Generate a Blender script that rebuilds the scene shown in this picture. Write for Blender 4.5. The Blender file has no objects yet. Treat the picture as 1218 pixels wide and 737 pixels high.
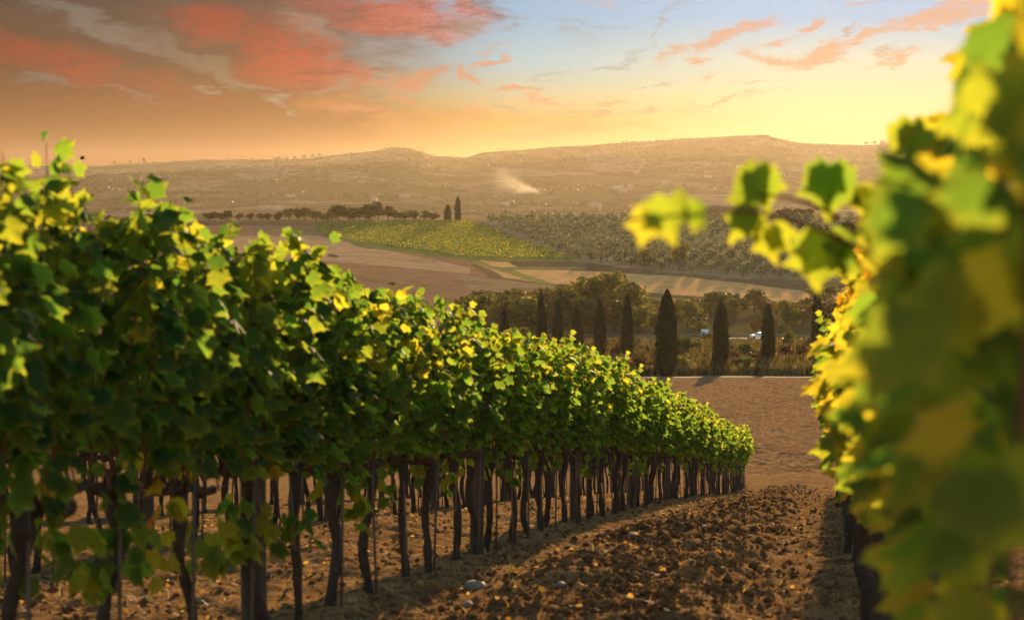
import bpy, math, random
import numpy as np
from mathutils import Vector

SC = bpy.context.scene
COL = SC.collection
F = 2030.0; CX = 609.0; HY = 225.0          # focal length and horizon of the view, in pixels of a 1218 wide frame
SUN_AZ = math.radians(10.4); SUN_EL = math.radians(8.0)

# ------------------------------------------------------------------ camera
cam_d = bpy.data.cameras.new('camera'); cam = bpy.data.objects.new('camera', cam_d); COL.objects.link(cam)
cam.location = (0, 0, 0); cam.rotation_euler = (math.radians(90), 0, 0)
cam_d.sensor_width = 36; cam_d.lens = 36 * F / 1218
cam_d.shift_y = -(368.5 - HY) / 1218
cam_d.clip_start = 0.05; cam_d.clip_end = 30000
cam_d.dof.use_dof = True; cam_d.dof.focus_distance = 42; cam_d.dof.aperture_fstop = 60e-3 / 0.0165
SC.camera = cam

# ------------------------------------------------------------------ render settings
SC.render.engine = 'CYCLES'
SC.view_settings.view_transform = 'Standard'; SC.view_settings.look = 'None'
SC.view_settings.gamma = 1; SC.view_settings.exposure = 1.3; SC.view_settings.use_curve_mapping = False
cy = SC.cycles
cy.use_denoising = True; cy.max_bounces = 8; cy.diffuse_bounces = 5; cy.glossy_bounces = 2; cy.transmission_bounces = 4
cy.volume_bounces = 0; cy.transparent_max_bounces = 8; cy.sample_clamp_indirect = 4; cy.sample_clamp_direct = 0
cy.use_adaptive_sampling = True; cy.adaptive_threshold = 0.015
cy.volume_step_rate = 1.0; cy.volume_max_steps = 128

def lin(c):
    return tuple(((v / 255 / 12.92) if v / 255 <= 0.04045 else ((v / 255 + 0.055) / 1.055) ** 2.4) for v in c)

# ------------------------------------------------------------------ node helper
class NT:
    def __init__(s, tree): s.t = tree; s.n = tree.nodes; s.l = tree.links
    def put(s, sock, v):
        if isinstance(v, bpy.types.NodeSocket): s.l.new(v, sock)
        elif v is not None:
            if sock.type == 'RGBA' and hasattr(v, '__len__') and len(v) == 3: v = (*v, 1)
            sock.default_value = v
    def m(s, op, a, b=None, c=None, clamp=False):
        n = s.n.new('ShaderNodeMath'); n.operation = op; n.use_clamp = clamp
        for i, v in enumerate((a, b, c)):
            if v is not None: s.put(n.inputs[i], v)
        return n.outputs[0]
    def mix(s, f, a, b, mode='MIX'):
        n = s.n.new('ShaderNodeMix'); n.data_type = 'RGBA'; n.blend_type = mode; n.clamp_factor = True
        s.put(n.inputs[0], f); s.put(n.inputs[6], a); s.put(n.inputs[7], b); return n.outputs[2]
    def noise(s, vec, scale, detail=4, rough=.55, dist=0, col=False):
        n = s.n.new('ShaderNodeTexNoise'); s.put(n.inputs['Vector'], vec); n.inputs['Scale'].default_value = scale
        n.inputs['Detail'].default_value = detail; n.inputs['Roughness'].default_value = rough
        n.inputs['Distortion'].default_value = dist
        return n.outputs['Color' if col else 'Fac']
    def ss(s, v, lo, hi):
        n = s.n.new('ShaderNodeMapRange'); n.interpolation_type = 'SMOOTHSTEP'
        s.put(n.inputs[0], v); n.inputs[1].default_value = lo; n.inputs[2].default_value = hi; return n.outputs[0]
    def ramp(s, f, stops):
        n = s.n.new('ShaderNodeValToRGB'); s.put(n.inputs[0], f); e = n.color_ramp.elements
        while len(e) < len(stops): e.new(0.5)
        for i, (p, c) in enumerate(stops):
            e[i].position = p; e[i].color = (*c, 1)
        return n.outputs[0]
    def comb(s, x, y, z=0.0):
        n = s.n.new('ShaderNodeCombineXYZ')
        for i, v in enumerate((x, y, z)): s.put(n.inputs[i], v)
        return n.outputs[0]
    def mapping(s, vec, loc=(0, 0, 0), rot=(0, 0, 0), scale=(1, 1, 1), kind='POINT'):
        n = s.n.new('ShaderNodeMapping'); n.vector_type = kind; s.put(n.inputs[0], vec)
        n.inputs[1].default_value = loc; n.inputs[2].default_value = rot; n.inputs[3].default_value = scale
        return n.outputs[0]

# ------------------------------------------------------------------ sky
world = bpy.data.worlds.new('World'); SC.world = world; world.use_nodes = True
def build_sky():
    t = world.node_tree; t.nodes.clear(); N = NT(t)
    out = t.nodes.new('ShaderNodeOutputWorld'); bg = t.nodes.new('ShaderNodeBackground'); t.links.new(bg.outputs[0], out.inputs[0])
    sky = t.nodes.new('ShaderNodeTexSky'); sky.sky_type = 'NISHITA'; sky.sun_disc = False
    sky.sun_elevation = SUN_EL; sky.sun_rotation = SUN_AZ; sky.air_density = 1.2; sky.dust_density = 2.0; sky.ozone_density = 1.5
    tc = t.nodes.new('ShaderNodeTexCoord'); sp = t.nodes.new('ShaderNodeSeparateXYZ'); t.links.new(tc.outputs['Generated'], sp.inputs[0])
    X, Y, Z = sp.outputs
    # bearing and height of the viewed direction; 100 units of each are about 2.8 degrees
    Yc = N.m('MAXIMUM', Y, 0.05)
    a = N.m('MULTIPLY_ADD', N.m('DIVIDE', X, Yc), F, CX)
    h = N.m('MULTIPLY_ADD', N.m('DIVIDE', Z, Yc), -F, HY)
    base = N.comb(a, h)
    # clear-sky gradient at three bearings
    hv = N.m('DIVIDE', N.m('ADD', h, 400), 640)      # -400..240 -> 0..1
    def P(y): return (y + 400) / 640
    L = N.ramp(hv, [(0, lin((60, 95, 140))), (P(-80), lin((80, 105, 135))), (P(20), lin((108, 112, 118))), (P(95), lin((130, 78, 40))), (P(140), lin((146, 72, 12))), (P(195), lin((162, 78, 8)))])
    M = N.ramp(hv, [(0, lin((95, 145, 195))), (P(-60), lin((150, 190, 225))), (P(25), lin((136, 198, 226))), (P(75), lin((164, 210, 216))), (P(108), lin((196, 202, 164))), (P(140), lin((222, 164, 66))), (P(185), lin((226, 168, 76)))])
    R = N.ramp(hv, [(0, lin((120, 170, 215))), (P(-60), lin((165, 205, 240))), (P(20), lin((184, 218, 240))), (P(70), lin((236, 238, 206))), (P(120), lin((252, 240, 170))), (P(175), lin((252, 226, 140)))])
    bas = N.mix(N.ss(a, 260, 640), L, M); bas = N.mix(N.ss(a, 520, 1010), bas, R)
    # warped coordinates for the clouds
    s1 = N.mapping(base, scale=(0.010, 0.026, 1)); w = N.noise(s1, 1.0, 7, .62, col=True)
    vm = t.nodes.new('ShaderNodeVectorMath'); vm.operation = 'SUBTRACT'; t.links.new(w, vm.inputs[0]); vm.inputs[1].default_value = (.5, .5, .5)
    vs = t.nodes.new('ShaderNodeVectorMath'); vs.operation = 'MULTIPLY'; t.links.new(vm.outputs[0], vs.inputs[0]); vs.inputs[1].default_value = (150, 70, 0)
    va = t.nodes.new('ShaderNodeVectorMath'); va.operation = 'ADD'; t.links.new(vs.outputs[0], va.inputs[0]); t.links.new(base, va.inputs[1])
    wp = va.outputs[0]
    def blob(cx, cy_, rx, ry, rot, gain=1.0):
        v = N.mapping(wp, loc=(cx, cy_, 0), rot=(0, 0, math.radians(rot)), scale=(rx, ry, 1), kind='TEXTURE')
        g = t.nodes.new('ShaderNodeTexGradient'); g.gradient_type = 'SPHERICAL'; t.links.new(v, g.inputs[0])
        return N.m('MULTIPLY', g.outputs['Fac'], gain)
    def blobs(L_):
        r = None
        for b in L_:
            g = blob(*b); r = g if r is None else N.m('MAXIMUM', r, g)
        return r
    fine = N.noise(N.mapping(base, rot=(0, 0, math.radians(-14)), scale=(0.010, 0.045, 1)), 1.0, 8, .62, .4)
    fine2 = N.noise(N.mapping(base, rot=(0, 0, math.radians(8)), scale=(0.022, 0.07, 1)), 1.0, 7, .6, .3)
    broad = N.noise(N.mapping(base, scale=(0.006, 0.012, 1)), 1.0, 5, .6, .5)
    torn = N.noise(N.mapping(base, rot=(0, 0, math.radians(-12)), scale=(0.035, 0.13, 1)), 1.0, 9, .68, .8)
    torn2 = N.noise(N.mapping(base, rot=(0, 0, math.radians(10)), scale=(0.06, 0.17, 1)), 1.0, 8, .66, .6)
    tr = N.m('ADD', N.m('MULTIPLY', torn, .6), N.m('MULTIPLY', torn2, .4))
    def mask(b, n, amp, lo, hi):
        n = N.m('ADD', N.m('MULTIPLY', n, .55), N.m('MULTIPLY', tr, .45)); amp = amp * 1.5
        return N.ss(N.m('MULTIPLY', N.m('POWER', b, .8), N.m('MULTIPLY_ADD', N.m('SUBTRACT', n, .5), amp * 2.4, 1.0)), lo * .7, hi * 1.3)
    # broad dusky veil on the left
    veil = mask(blobs([(60, 40, 420, 170, 14, 1.7), (-300, 20, 600, 260, 0, 2), (300, 20, 300, 150, 10, 1.1), (250, 120, 350, 60, 6, 1.3)]), fine, 1.1, .25, .85)
    veilc = N.ramp(N.m('DIVIDE', h, 200), [(0, lin((58, 60, 78))), (.35, lin((96, 68, 68))), (.6, lin((138, 68, 34))), (.9, lin((150, 72, 14)))])
    c = N.mix(N.m('MULTIPLY', veil, .88), bas, veilc)
    # grey-blue streaks in gaps
    gap = mask(blobs([(110, 28, 230, 20, 22, 2.0), (300, 100, 60, 7, 14, 1.5), (150, 112, 70, 5, 8, 1.2), (230, 70, 130, 22, 24, 1.4), (262, 86, 60, 14, 20, 1.6), (50, 97, 60, 9, 8, 1.5), (240, 104, 30, 8, 8, 1.4), (335, 122, 40, 7, 8, 1.4), (365, 25, 60, 26, 25, 1.2), (385, 108, 50, 12, -10, 1.0)]), fine, .9, .35, 1.05)
    gapc = N.ramp(N.m('DIVIDE', a, 400), [(0, lin((122, 134, 146))), (.45, lin((156, 166, 162))), (.65, lin((178, 172, 140))), (1, lin((180, 186, 176)))])
    c = N.mix(N.m('MULTIPLY', gap, .85), c, gapc)
    # red cloud
    red = mask(blobs([(340, 66, 105, 60, 12, 1.9), (250, 30, 110, 32, 12, 1.2), (70, 75, 170, 34, 16, 1.5), (10, 45, 60, 22, 10, 1.1), (470, 18, 150, 34, 8, 2.0), (400, 8, 110, 30, 5, 1.5), (560, 8, 46, 26, 40, 1.3), (160, 96, 150, 22, 12, 1.0), (405, 85, 50, 30, 40, 1.3)]), N.m('ADD', N.m('MULTIPLY', fine, .5), N.m('MULTIPLY', broad, .5)), 1.5, .22, .95)
    redc = N.ramp(N.m('DIVIDE', a, 620), [(0, lin((196, 44, 36))), (.3, lin((204, 50, 44))), (.6, lin((220, 62, 50))), (.8, lin((230, 106, 92))), (1, lin((196, 140, 138)))])
    redc = N.mix(N.m('MULTIPLY', N.ss(N.m('ADD', N.m('MULTIPLY', fine, .5), N.m('MULTIPLY', tr, .5)), .46, .60), .6), redc, lin((96, 62, 72)))
    c = N.mix(N.m('MULTIPLY', red, .9), c, redc)
    # mauve undersides inside the red cloud
    mv = mask(blobs([(360, 8, 190, 26, 4, 1.5), (200, 60, 160, 22, 22, 1.3), (330, 105, 90, 10, 16, 1.0), (585, 12, 24, 26, 20, 1.2), (30, 20, 90, 20, 10, 1.2)]), fine, 1.2, .3, 1.1)
    c = N.mix(N.m('MULTIPLY', mv, .6), c, lin((116, 84, 92)))
    # low warm stratus to the middle
    low = mask(blobs([(660, 148, 110, 18, 4, 1.5), (540, 138, 60, 14, 0, 1.3), (470, 142, 70, 14, 0, 1.2), (410, 125, 60, 18, 5, 1.4), (760, 150, 60, 14, 0, 1.0), (700, 134, 70, 8, 6, 1.4), (830, 128, 46, 8, -4, 1.6), (600, 160, 160, 16, 0, 1.0)]), fine2, 1.1, .3, .95)
    lowc = N.ramp(N.m('DIVIDE', a, 1000), [(.35, lin((200, 118, 60))), (.55, lin((206, 150, 88))), (.7, lin((206, 152, 96))), (.85, lin((240, 196, 120)))])
    c = N.mix(N.m('MULTIPLY', low, .8), c, lowc)
    # small salmon clouds and long streaks
    sal = mask(blobs([(562, 94, 18, 9, 30, 1.7), (590, 78, 30, 9, -28, 1.7), (505, 94, 46, 13, -10, 1.6), (478, 115, 18, 8, 20, 1.4), (610, 111, 52, 8, 2, 1.7), (650, 116, 26, 5, 10, 1.2), (712, 121, 24, 8, 0, 1.6), (872, 42, 66, 15, -22, 1.6), (805, 62, 40, 10, -25, 1.0), (962, 28, 20, 10, -35, 1.7), (830, 72, 24, 7, 2, 1.4), (838, 92, 30, 8, -10, .9), (985, 62, 90, 15, -17, 1.8), (1045, 40, 50, 10, -20, 1.5), (1120, 16, 100, 15, -14, 2.0), (1070, 68, 55, 7, -14, 1.3), (930, 70, 60, 9, -6, 1.2), (715, 2, 40, 6, 5, 1.2), (1014, 6, 22, 4, 4, 1.2), (1190, 0, 60, 20, -10, 1.4), (545, 130, 30, 6, 4, 1.4), (455, 100, 50, 9, -8, 1.3), (430, 128, 50, 9, 4, 1.3), (930, 52, 60, 8, -20, 1.1), (760, 128, 40, 5, -4, 1.1), (880, 118, 60, 5, -5, 1.0), (590, 60, 30, 6, -20, 1.0)]), fine2, .9, .25, .95)
    salc = N.ramp(N.m('DIVIDE', a, 1200), [(.4, lin((222, 140, 104))), (.6, lin((232, 164, 120))), (.8, lin((240, 172, 128))), (1, lin((248, 182, 130)))])
    c = N.mix(N.m('MULTIPLY', sal, .80), c, salc)
    # thin grey wisps
    gr = mask(blobs([(765, 103, 32, 4, -6, 1.6), (735, 76, 50, 8, -22, 1.2), (480, 74, 34, 6, -5, 1.4), (460, 112, 30, 5, 0, 1.2), (690, 45, 60, 20, 10, .7), (765, 45, 10, 26, 8, 1.1), (1010, 38, 24, 5, -18, 1.4), (1070, 62, 26, 4, -10, 1.3), (610, 130, 30, 4, 4, 1.1), (700, 132, 40, 4, 8, 1.4), (565, 36, 26, 20, 30, 1.5), (610, 40, 20, 12, 0, 1.4), (610, 20, 40, 12, 20, 1.2), (690, 30, 90, 10, 12, 1.0), (790, 20, 60, 8, -30, 1.1), (450, 88, 60, 8, 6, 1.3), (660, 96, 60, 6, -8, 1.1), (900, 100, 60, 5, -8, .9)]), fine2, 1.0, .35, 1.1)
    grc = N.ramp(N.m('DIVIDE', a, 1200), [(.4, lin((150, 128, 116))), (.62, lin((158, 164, 156))), (.9, lin((206, 160, 120)))])
    c = N.mix(N.m('MULTIPLY', gr, .6), c, grc)
    # custom dusk only in the sector the west shows; the Nishita sky everywhere else
    nish = N.mix(1.0, sky.outputs[0], (.85, .85, .88), 'MULTIPLY'); dk = N.ramp(N.m('DIVIDE', a, 1218), [(0, (1.15, .92, .86)), (.25, (1.38, 1.20, 1.20)), (.5, (1.95, 2.05, 2.3)), (.75, (2.05, 2.15, 2.4)), (1, (2.1, 2.12, 2.3))]); c = N.mix(1.0, c, dk, 'MULTIPLY')
    az_w = N.ss(N.m('ABSOLUTE', N.m('DIVIDE', X, Yc)), 1.6, .7)
    el_w = N.ss(N.m('DIVIDE', Z, Yc), .9, .35)
    front = N.ss(Y, 0.05, .3)
    wgt = N.m('MULTIPLY', N.m('MULTIPLY', az_w, el_w), front)
    fin = N.mix(wgt, nish, c)
    t.links.new(fin, bg.inputs[0]); bg.inputs[1].default_value = 0.15
build_sky()

# ------------------------------------------------------------------ sun
sun_d = bpy.data.lights.new('sun', 'SUN'); sun_d.energy = 4.8; sun_d.angle = math.radians(0.6); sun_d.color = (1.0, 0.68, 0.36)
sun = bpy.data.objects.new('sun', sun_d); COL.objects.link(sun)
sdir = Vector((math.sin(SUN_AZ) * math.cos(SUN_EL), math.cos(SUN_AZ) * math.cos(SUN_EL), math.sin(SUN_EL)))
sun.rotation_euler = (-sdir).to_track_quat('-Z', 'Y').to_euler()

# ------------------------------------------------------------------ numeric noise
def _hash(ix, iy, seed):
    h = (ix.astype(np.int64) * 374761393 + iy.astype(np.int64) * 668265263 + seed * 974634777) & 0xffffffff
    h = ((h ^ (h >> 13)) * 1274126177) & 0xffffffff
    return ((h ^ (h >> 16)) & 0xffff) / 65535.0
def vnoise(x, y, seed=0):
    x = np.asarray(x, float); y = np.asarray(y, float)
    ix = np.floor(x); iy = np.floor(y); fx = x - ix; fy = y - iy
    fx = fx * fx * (3 - 2 * fx); fy = fy * fy * (3 - 2 * fy)
    a = _hash(ix, iy, seed); b = _hash(ix + 1, iy, seed); c = _hash(ix, iy + 1, seed); d = _hash(ix + 1, iy + 1, seed)
    return (a + (b - a) * fx) * (1 - fy) + (c + (d - c) * fx) * fy - .5
def fbm(x, y, oct=4, seed=0, gain=.5):
    r = 0; a = 1; 
    for i in range(oct):
        r = r + a * vnoise(x * 2 ** i + 17.3 * i, y * 2 ** i - 9.1 * i, seed + i); a *= gain
    return r
def sstep(a, b, x):
    t = np.clip((x - a) / (b - a), 0, 1); return t * t * (3 - 2 * t)

# ------------------------------------------------------------------ terrain
def hermite_table(px, py, step=.25):
    px = np.array(px, float); py = np.array(py, float)
    d = np.diff(py) / np.diff(px); m = np.zeros_like(py)
    m[0] = d[0]; m[-1] = d[-1]
    for i in range(1, len(px) - 1):
        if d[i - 1] * d[i] > 0:
            w1 = 2 * (px[i + 1] - px[i]) + px[i] - px[i - 1]; w2 = px[i + 1] - px[i] + 2 * (px[i] - px[i - 1])
            m[i] = (w1 + w2) / (w1 / d[i - 1] + w2 / d[i])
    xs = np.unique(np.concatenate([np.arange(px[0], 120, step), np.arange(120, px[-1], 4)]))
    k = np.clip(np.searchsorted(px, xs, 'right') - 1, 0, len(px) - 2)
    hh = px[k + 1] - px[k]; t = (xs - px[k]) / hh
    ys = (2 * t**3 - 3 * t**2 + 1) * py[k] + (t**3 - 2 * t**2 + t) * hh * m[k] + (-2 * t**3 + 3 * t**2) * py[k + 1] + (t**3 - t**2) * hh * m[k + 1]
    return xs, ys
PX, PZ = hermite_table([-60, -15, 0, 5.8, 9, 13.4, 26, 54, 66, 100, 160, 265, 285, 310, 340, 430, 480, 560, 600, 640, 700, 800, 900, 1000, 1030, 1150, 1600, 2400, 2600],
                       [6.0, .4, -1.2, -1.95, -2.33, -2.9, -4.85, -9.5, -11.1, -15.4, -21.5, -29, -30.6, -32.4, -34, -37.6, -39.4, -41.2, -41.2, -40, -36.4, -31.0, -25.5, -19.3, -18.6, -30, -62, -48, -45])
RBX = [-.60, -.30, -.241, -.18, -.12, -.067, -.059, -.047, -.027, -.018, .005, .077, .109, .147, .167, .193, .225, .30, .6]
RBY = [200, 198, 197, 190, 189, 175.5, 176.5, 186, 187, 182, 178, 168, 164, 160, 170, 172, 172, 176, 180]
def ridge_y(b):
    return np.interp(b, RBX, RBY)
def H(x, y):
    x = np.asarray(x, float); y = np.asarray(y, float)
    z = np.interp(y, PX, PZ)
    # gentle swells
    z = z + .9 * fbm(x / 120, y / 120, 2, 5) * sstep(330, 600, y) * sstep(1700, 1100, y)
    z = z + (.22 * fbm(x / 1.1, y / 1.5, 3, 18) + .10 * np.abs(fbm(x / .6, y / .8, 2, 28))) * sstep(66, 75, y) * sstep(262, 250, y)
    z = z + .25 * fbm(x / 18, y / 18, 2, 8) * sstep(70, 120, y) * sstep(400, 250, y)
    b = x / np.maximum(y, 100)
    R = -(ridge_y(b) - HY) / F * 6000
    t = np.clip((y - 2500) / 3500, 0, 1)
    far = -45 + (R + 45) * t ** 1.35
    far = far + 34 * np.exp(-(((x + 520) / 620) ** 2) - ((y - 4300) / 330) ** 2)
    far = far + 16 * np.exp(-(((x - 250) / 420) ** 2) - ((y - 4500) / 260) ** 2)
    far = far + (26 * (np.abs(fbm(x / 620, y / 620, 4, 21)) * -2 + .35) + 10 * fbm(x / 170, y / 170, 3, 33)) * sstep(2700, 4000, y) * sstep(6000, 5400, y)
    far = far + 3.0 * fbm(x / 60, y / 60, 2, 44) * sstep(5200, 5900, y)
    far = np.where(y > 6000, far - (y - 6000) * .06, far)
    return np.where(y > 2500, far, z)
def Hs(x, y): return float(H(x, y))
def ground_at(px, py, lo=2.0, hi=6500.0):
    """where the line of sight through (px, py) meets the ground: real distance for a thing seen there"""
    bx = (px - CX) / F; s = -(py - HY) / F
    ys = np.exp(np.linspace(math.log(lo), math.log(hi), 3000)); g = H(bx * ys, ys) - s * ys
    k = np.where(g > 0)[0]
    k = k[0] if len(k) else len(ys) - 1
    yy = ys[k]; return (bx * yy, yy, Hs(bx * yy, yy))

LROW = -2.75; RROW = .20; SL = .187; SLOPE = -.147
def row_dir_y(): return math.atan(SL)
def micro(x, y):
    """clods and trodden strips of the near soil"""
    s = x - SL * y
    tilled = sstep(-2.2, -1.75, s) * sstep(-.35, -.9, s) + sstep(-5.4, -4.9, s) * sstep(-3.2, -3.7, s) * .45
    amp = .62 + .28 * tilled
    n = fbm(x / .30, y / .34, 4, 61, .58); n2 = np.abs(fbm(x / .16, y / .18, 3, 71)); n3 = fbm(x / 1.3, y / 1.7, 2, 81)
    z = amp * (.085 * n + .06 * n2) + .07 * n3 * (1 + tilled)
    z = z + .07 * tilled - .04 * np.exp(-((s + .45) / .25) ** 2)
    z = z + .05 * np.exp(-((s - LROW) / .3) ** 2) + .04 * np.exp(-((s - RROW) / .3) ** 2)
    fade = sstep(66, 55, y)
    return z * fade
def Gn(x, y): return Hs(x, y) + float(micro(np.float64(x), np.float64(y)))

# ------------------------------------------------------------------ mesh helpers
def tagk(o, kind=None, label=None, cat=None, group=None):
    if kind: o['kind'] = kind
    if label: o['label'] = label
    if cat: o['category'] = cat
    if group: o['group'] = group
    return o
def mk_mesh(name, V, polys, mats, smooth=False, mat_idx=None, attrs=None):
    """V (n,3); polys = list of int arrays (m,k)"""
    me = bpy.data.meshes.new(name); V = np.asarray(V, np.float32)
    polys = [np.asarray(p, np.int32) for p in polys if len(p)]
    nl = sum(p.size for p in polys); nf = sum(len(p) for p in polys)
    me.vertices.add(len(V)); me.vertices.foreach_set('co', V.ravel())
    me.loops.add(nl); me.loops.foreach_set('vertex_index', np.concatenate([p.ravel() for p in polys]))
    tot = np.concatenate([np.full(len(p), p.shape[1], np.int32) for p in polys]); st = np.concatenate([[0], np.cumsum(tot)[:-1]]).astype(np.int32)
    me.polygons.add(nf); me.polygons.foreach_set('loop_start', st); me.polygons.foreach_set('loop_total', tot)
    if smooth: me.polygons.foreach_set('use_smooth', np.ones(nf, bool))
    if mat_idx is not None: me.polygons.foreach_set('material_index', np.asarray(mat_idx, np.int32))
    for m in (mats if isinstance(mats, (list, tuple)) else [mats]): me.materials.append(m)
    for k, (kind, arr) in (attrs or {}).items():
        a = me.attributes.new(k, kind, 'POINT')
        a.data.foreach_set('color' if kind == 'FLOAT_COLOR' else 'value', np.asarray(arr, np.float32).ravel())
    me.update(); me.validate()
    return me
def mk(name, V, polys, mats, parent=None, **kw):
    o = bpy.data.objects.new(name, mk_mesh(name, V, polys, mats, **kw)); COL.objects.link(o)
    if parent: o.parent = parent
    return o
def empty(name, loc=(0, 0, 0), rz=0):
    o = bpy.data.objects.new(name, None); COL.objects.link(o); o.location = loc; o.rotation_euler = (0, 0, rz); o.empty_display_size = .2; return o
def copy_tree(o):
    c = o.copy(); COL.objects.link(c)
    for k in ('group', 'label', 'category', 'kind'):
        pass
    for ch in o.children:
        d = ch.copy(); COL.objects.link(d); d.parent = c
        for g in ch.children:
            e = g.copy(); COL.objects.link(e); e.parent = d
    return c
class MB:
    """collects shapes of one mesh"""
    def __init__(s): s.V = []; s.T = []; s.Q = []; s.n = 0; s.tm = []; s.qm = []
    def add(s, V, T=None, Q=None, m=0):
        V = np.asarray(V, float).reshape(-1, 3)
        if T is not None and len(T): T = np.asarray(T) + s.n; s.T.append(T); s.tm += [m] * len(T)
        if Q is not None and len(Q): Q = np.asarray(Q) + s.n; s.Q.append(Q); s.qm += [m] * len(Q)
        s.V.append(V); s.n += len(V)
    def tube(s, pts, rad, seg=7, m=0, wob=0, rng=None, cap=True):
        pts = np.asarray(pts, float); n = len(pts); rad = np.broadcast_to(rad, (n,)).astype(float)
        tan = np.gradient(pts, axis=0); tan /= np.linalg.norm(tan, axis=1)[:, None] + 1e-9
        up = np.array([0, 0, 1.]) if abs(tan[0][2]) < .8 else np.array([1., 0, 0])
        R = []
        for i in range(n):
            a = np.cross(up, tan[i]); a /= np.linalg.norm(a) + 1e-9; b = np.cross(tan[i], a)
            th = np.arange(seg) * 2 * math.pi / seg
            rr = rad[i] * (1 + (wob * (rng.random(seg) - .5) * 2 if wob else 0))
            R.append(pts[i] + np.outer(np.cos(th) * rr, a) + np.outer(np.sin(th) * rr, b))
        V = np.concatenate(R); Q = []
        for i in range(n - 1):
            for j in range(seg):
                k = (j + 1) % seg; Q.append((i * seg + j, i * seg + k, (i + 1) * seg + k, (i + 1) * seg + j))
        T = []
        if cap:
            V = np.vstack([V, pts[0], pts[-1]]); c0 = n * seg; c1 = c0 + 1
            for j in range(seg):
                k = (j + 1) % seg; T.append((c0, k, j)); T.append((c1, (n - 1) * seg + j, (n - 1) * seg + k))
        s.add(V, T, Q, m)
    def box(s, c, d, m=0, rz=0):
        c = np.array(c, float); hx, hy, hz = np.array(d) / 2
        V = np.array([(x, y, z) for z in (-hz, hz) for x, y in ((-hx, -hy), (hx, -hy), (hx, hy), (-hx, hy))])
        if rz:
            co, si = math.cos(rz), math.sin(rz); V = np.stack([V[:, 0] * co - V[:, 1] * si, V[:, 0] * si + V[:, 1] * co, V[:, 2]], 1)
        s.add(V + c, None, [(0, 3, 2, 1), (4, 5, 6, 7), (0, 1, 5, 4), (1, 2, 6, 5), (2, 3, 7, 6), (3, 0, 4, 7)], m)
    def build(s, name, mats, parent=None, smooth=False, **kw):
        polys = []
        mi = []
        if s.T: polys.append(np.concatenate(s.T)); mi += s.tm
        if s.Q: polys.append(np.concatenate(s.Q)); mi += s.qm
        return mk(name, np.concatenate(s.V), polys, mats, parent, smooth=smooth, mat_idx=mi, **kw)

# ------------------------------------------------------------------ materials
def new_mat(name):
    m = bpy.data.materials.new(name); m.use_nodes = True; m.node_tree.nodes.clear(); return m, NT(m.node_tree)
def pbsdf(N, col, rough=.7, bump=None, bstr=.3, bdist=.02, spec=.3, metal=0):
    b = N.n.new('ShaderNodeBsdfPrincipled'); N.put(b.inputs['Base Color'], col); N.put(b.inputs['Roughness'], rough)
    b.inputs['Specular IOR Level'].default_value = spec; b.inputs['Metallic'].default_value = metal
    if bump is not None:
        bp = N.n.new('ShaderNodeBump'); bp.inputs['Strength'].default_value = bstr; bp.inputs['Distance'].default_value = bdist
        N.put(bp.inputs['Height'], bump); N.l.new(bp.outputs[0], b.inputs['Normal'])
    return b.outputs[0]
def outm(N, sh, disp=None):
    o = N.n.new('ShaderNodeOutputMaterial'); N.l.new(sh, o.inputs[0])
def obj_co(N): return N.n.new('ShaderNodeTexCoord').outputs['Object']
def attr(N, name, kind='Fac'):
    a = N.n.new('ShaderNodeAttribute'); a.attribute_name = name; return a.outputs[kind]
def geo(N, k): return N.n.new('ShaderNodeNewGeometry').outputs[k]

def mat_plain(name, c, rough=.7, var=.25, scale=6, bump=.2, metal=0, spec=.3):
    m, N = new_mat(name); co = obj_co(N); n = N.noise(co, scale, 5)
    c2 = tuple(v * (1 - var) for v in c); c3 = tuple(min(1, v * (1 + var)) for v in c)
    outm(N, pbsdf(N, N.ramp(n, [(.25, c2), (.75, c3)]), rough, n, bump, .02, spec, metal)); return m

def mat_leaf(name, stops, tstops, tr=.5, rough=.42, edge=None, bright=1.0, seed_attr=True):
    m, N = new_mat(name)
    r = attr(N, 'leafvar') if seed_attr else geo(N, 'Random Per Island')
    oi = N.n.new('ShaderNodeObjectInfo').outputs['Random']
    rr = N.m('ADD', r, N.m('MULTIPLY', N.m('SUBTRACT', oi, .5), .08))
    c = N.ramp(rr, stops); tcol = N.ramp(rr, tstops)
    if edge:
        e = attr(N, 'edge'); ee = N.m('MULTIPLY', N.ss(N.m('ADD', e, N.m('MULTIPLY', N.m('SUBTRACT', N.noise(obj_co(N), 30, 2), .5), .5)), .45, 1.05), edge)
        c = N.mix(ee, c, (.30, .30, .035)); tcol = N.mix(ee, tcol, (.62, .52, .03))
    b = N.n.new('ShaderNodeBsdfPrincipled'); N.put(b.inputs['Base Color'], c); b.inputs['Roughness'].default_value = rough
    b.inputs['Specular IOR Level'].default_value = .06
    tl = N.n.new('ShaderNodeBsdfTranslucent'); N.put(tl.inputs[0], tcol)
    mx = N.n.new('ShaderNodeMixShader'); mx.inputs[0].default_value = tr
    N.l.new(b.outputs[0], mx.inputs[1]); N.l.new(tl.outputs[0], mx.inputs[2]); outm(N, mx.outputs[0]); return m

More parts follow.
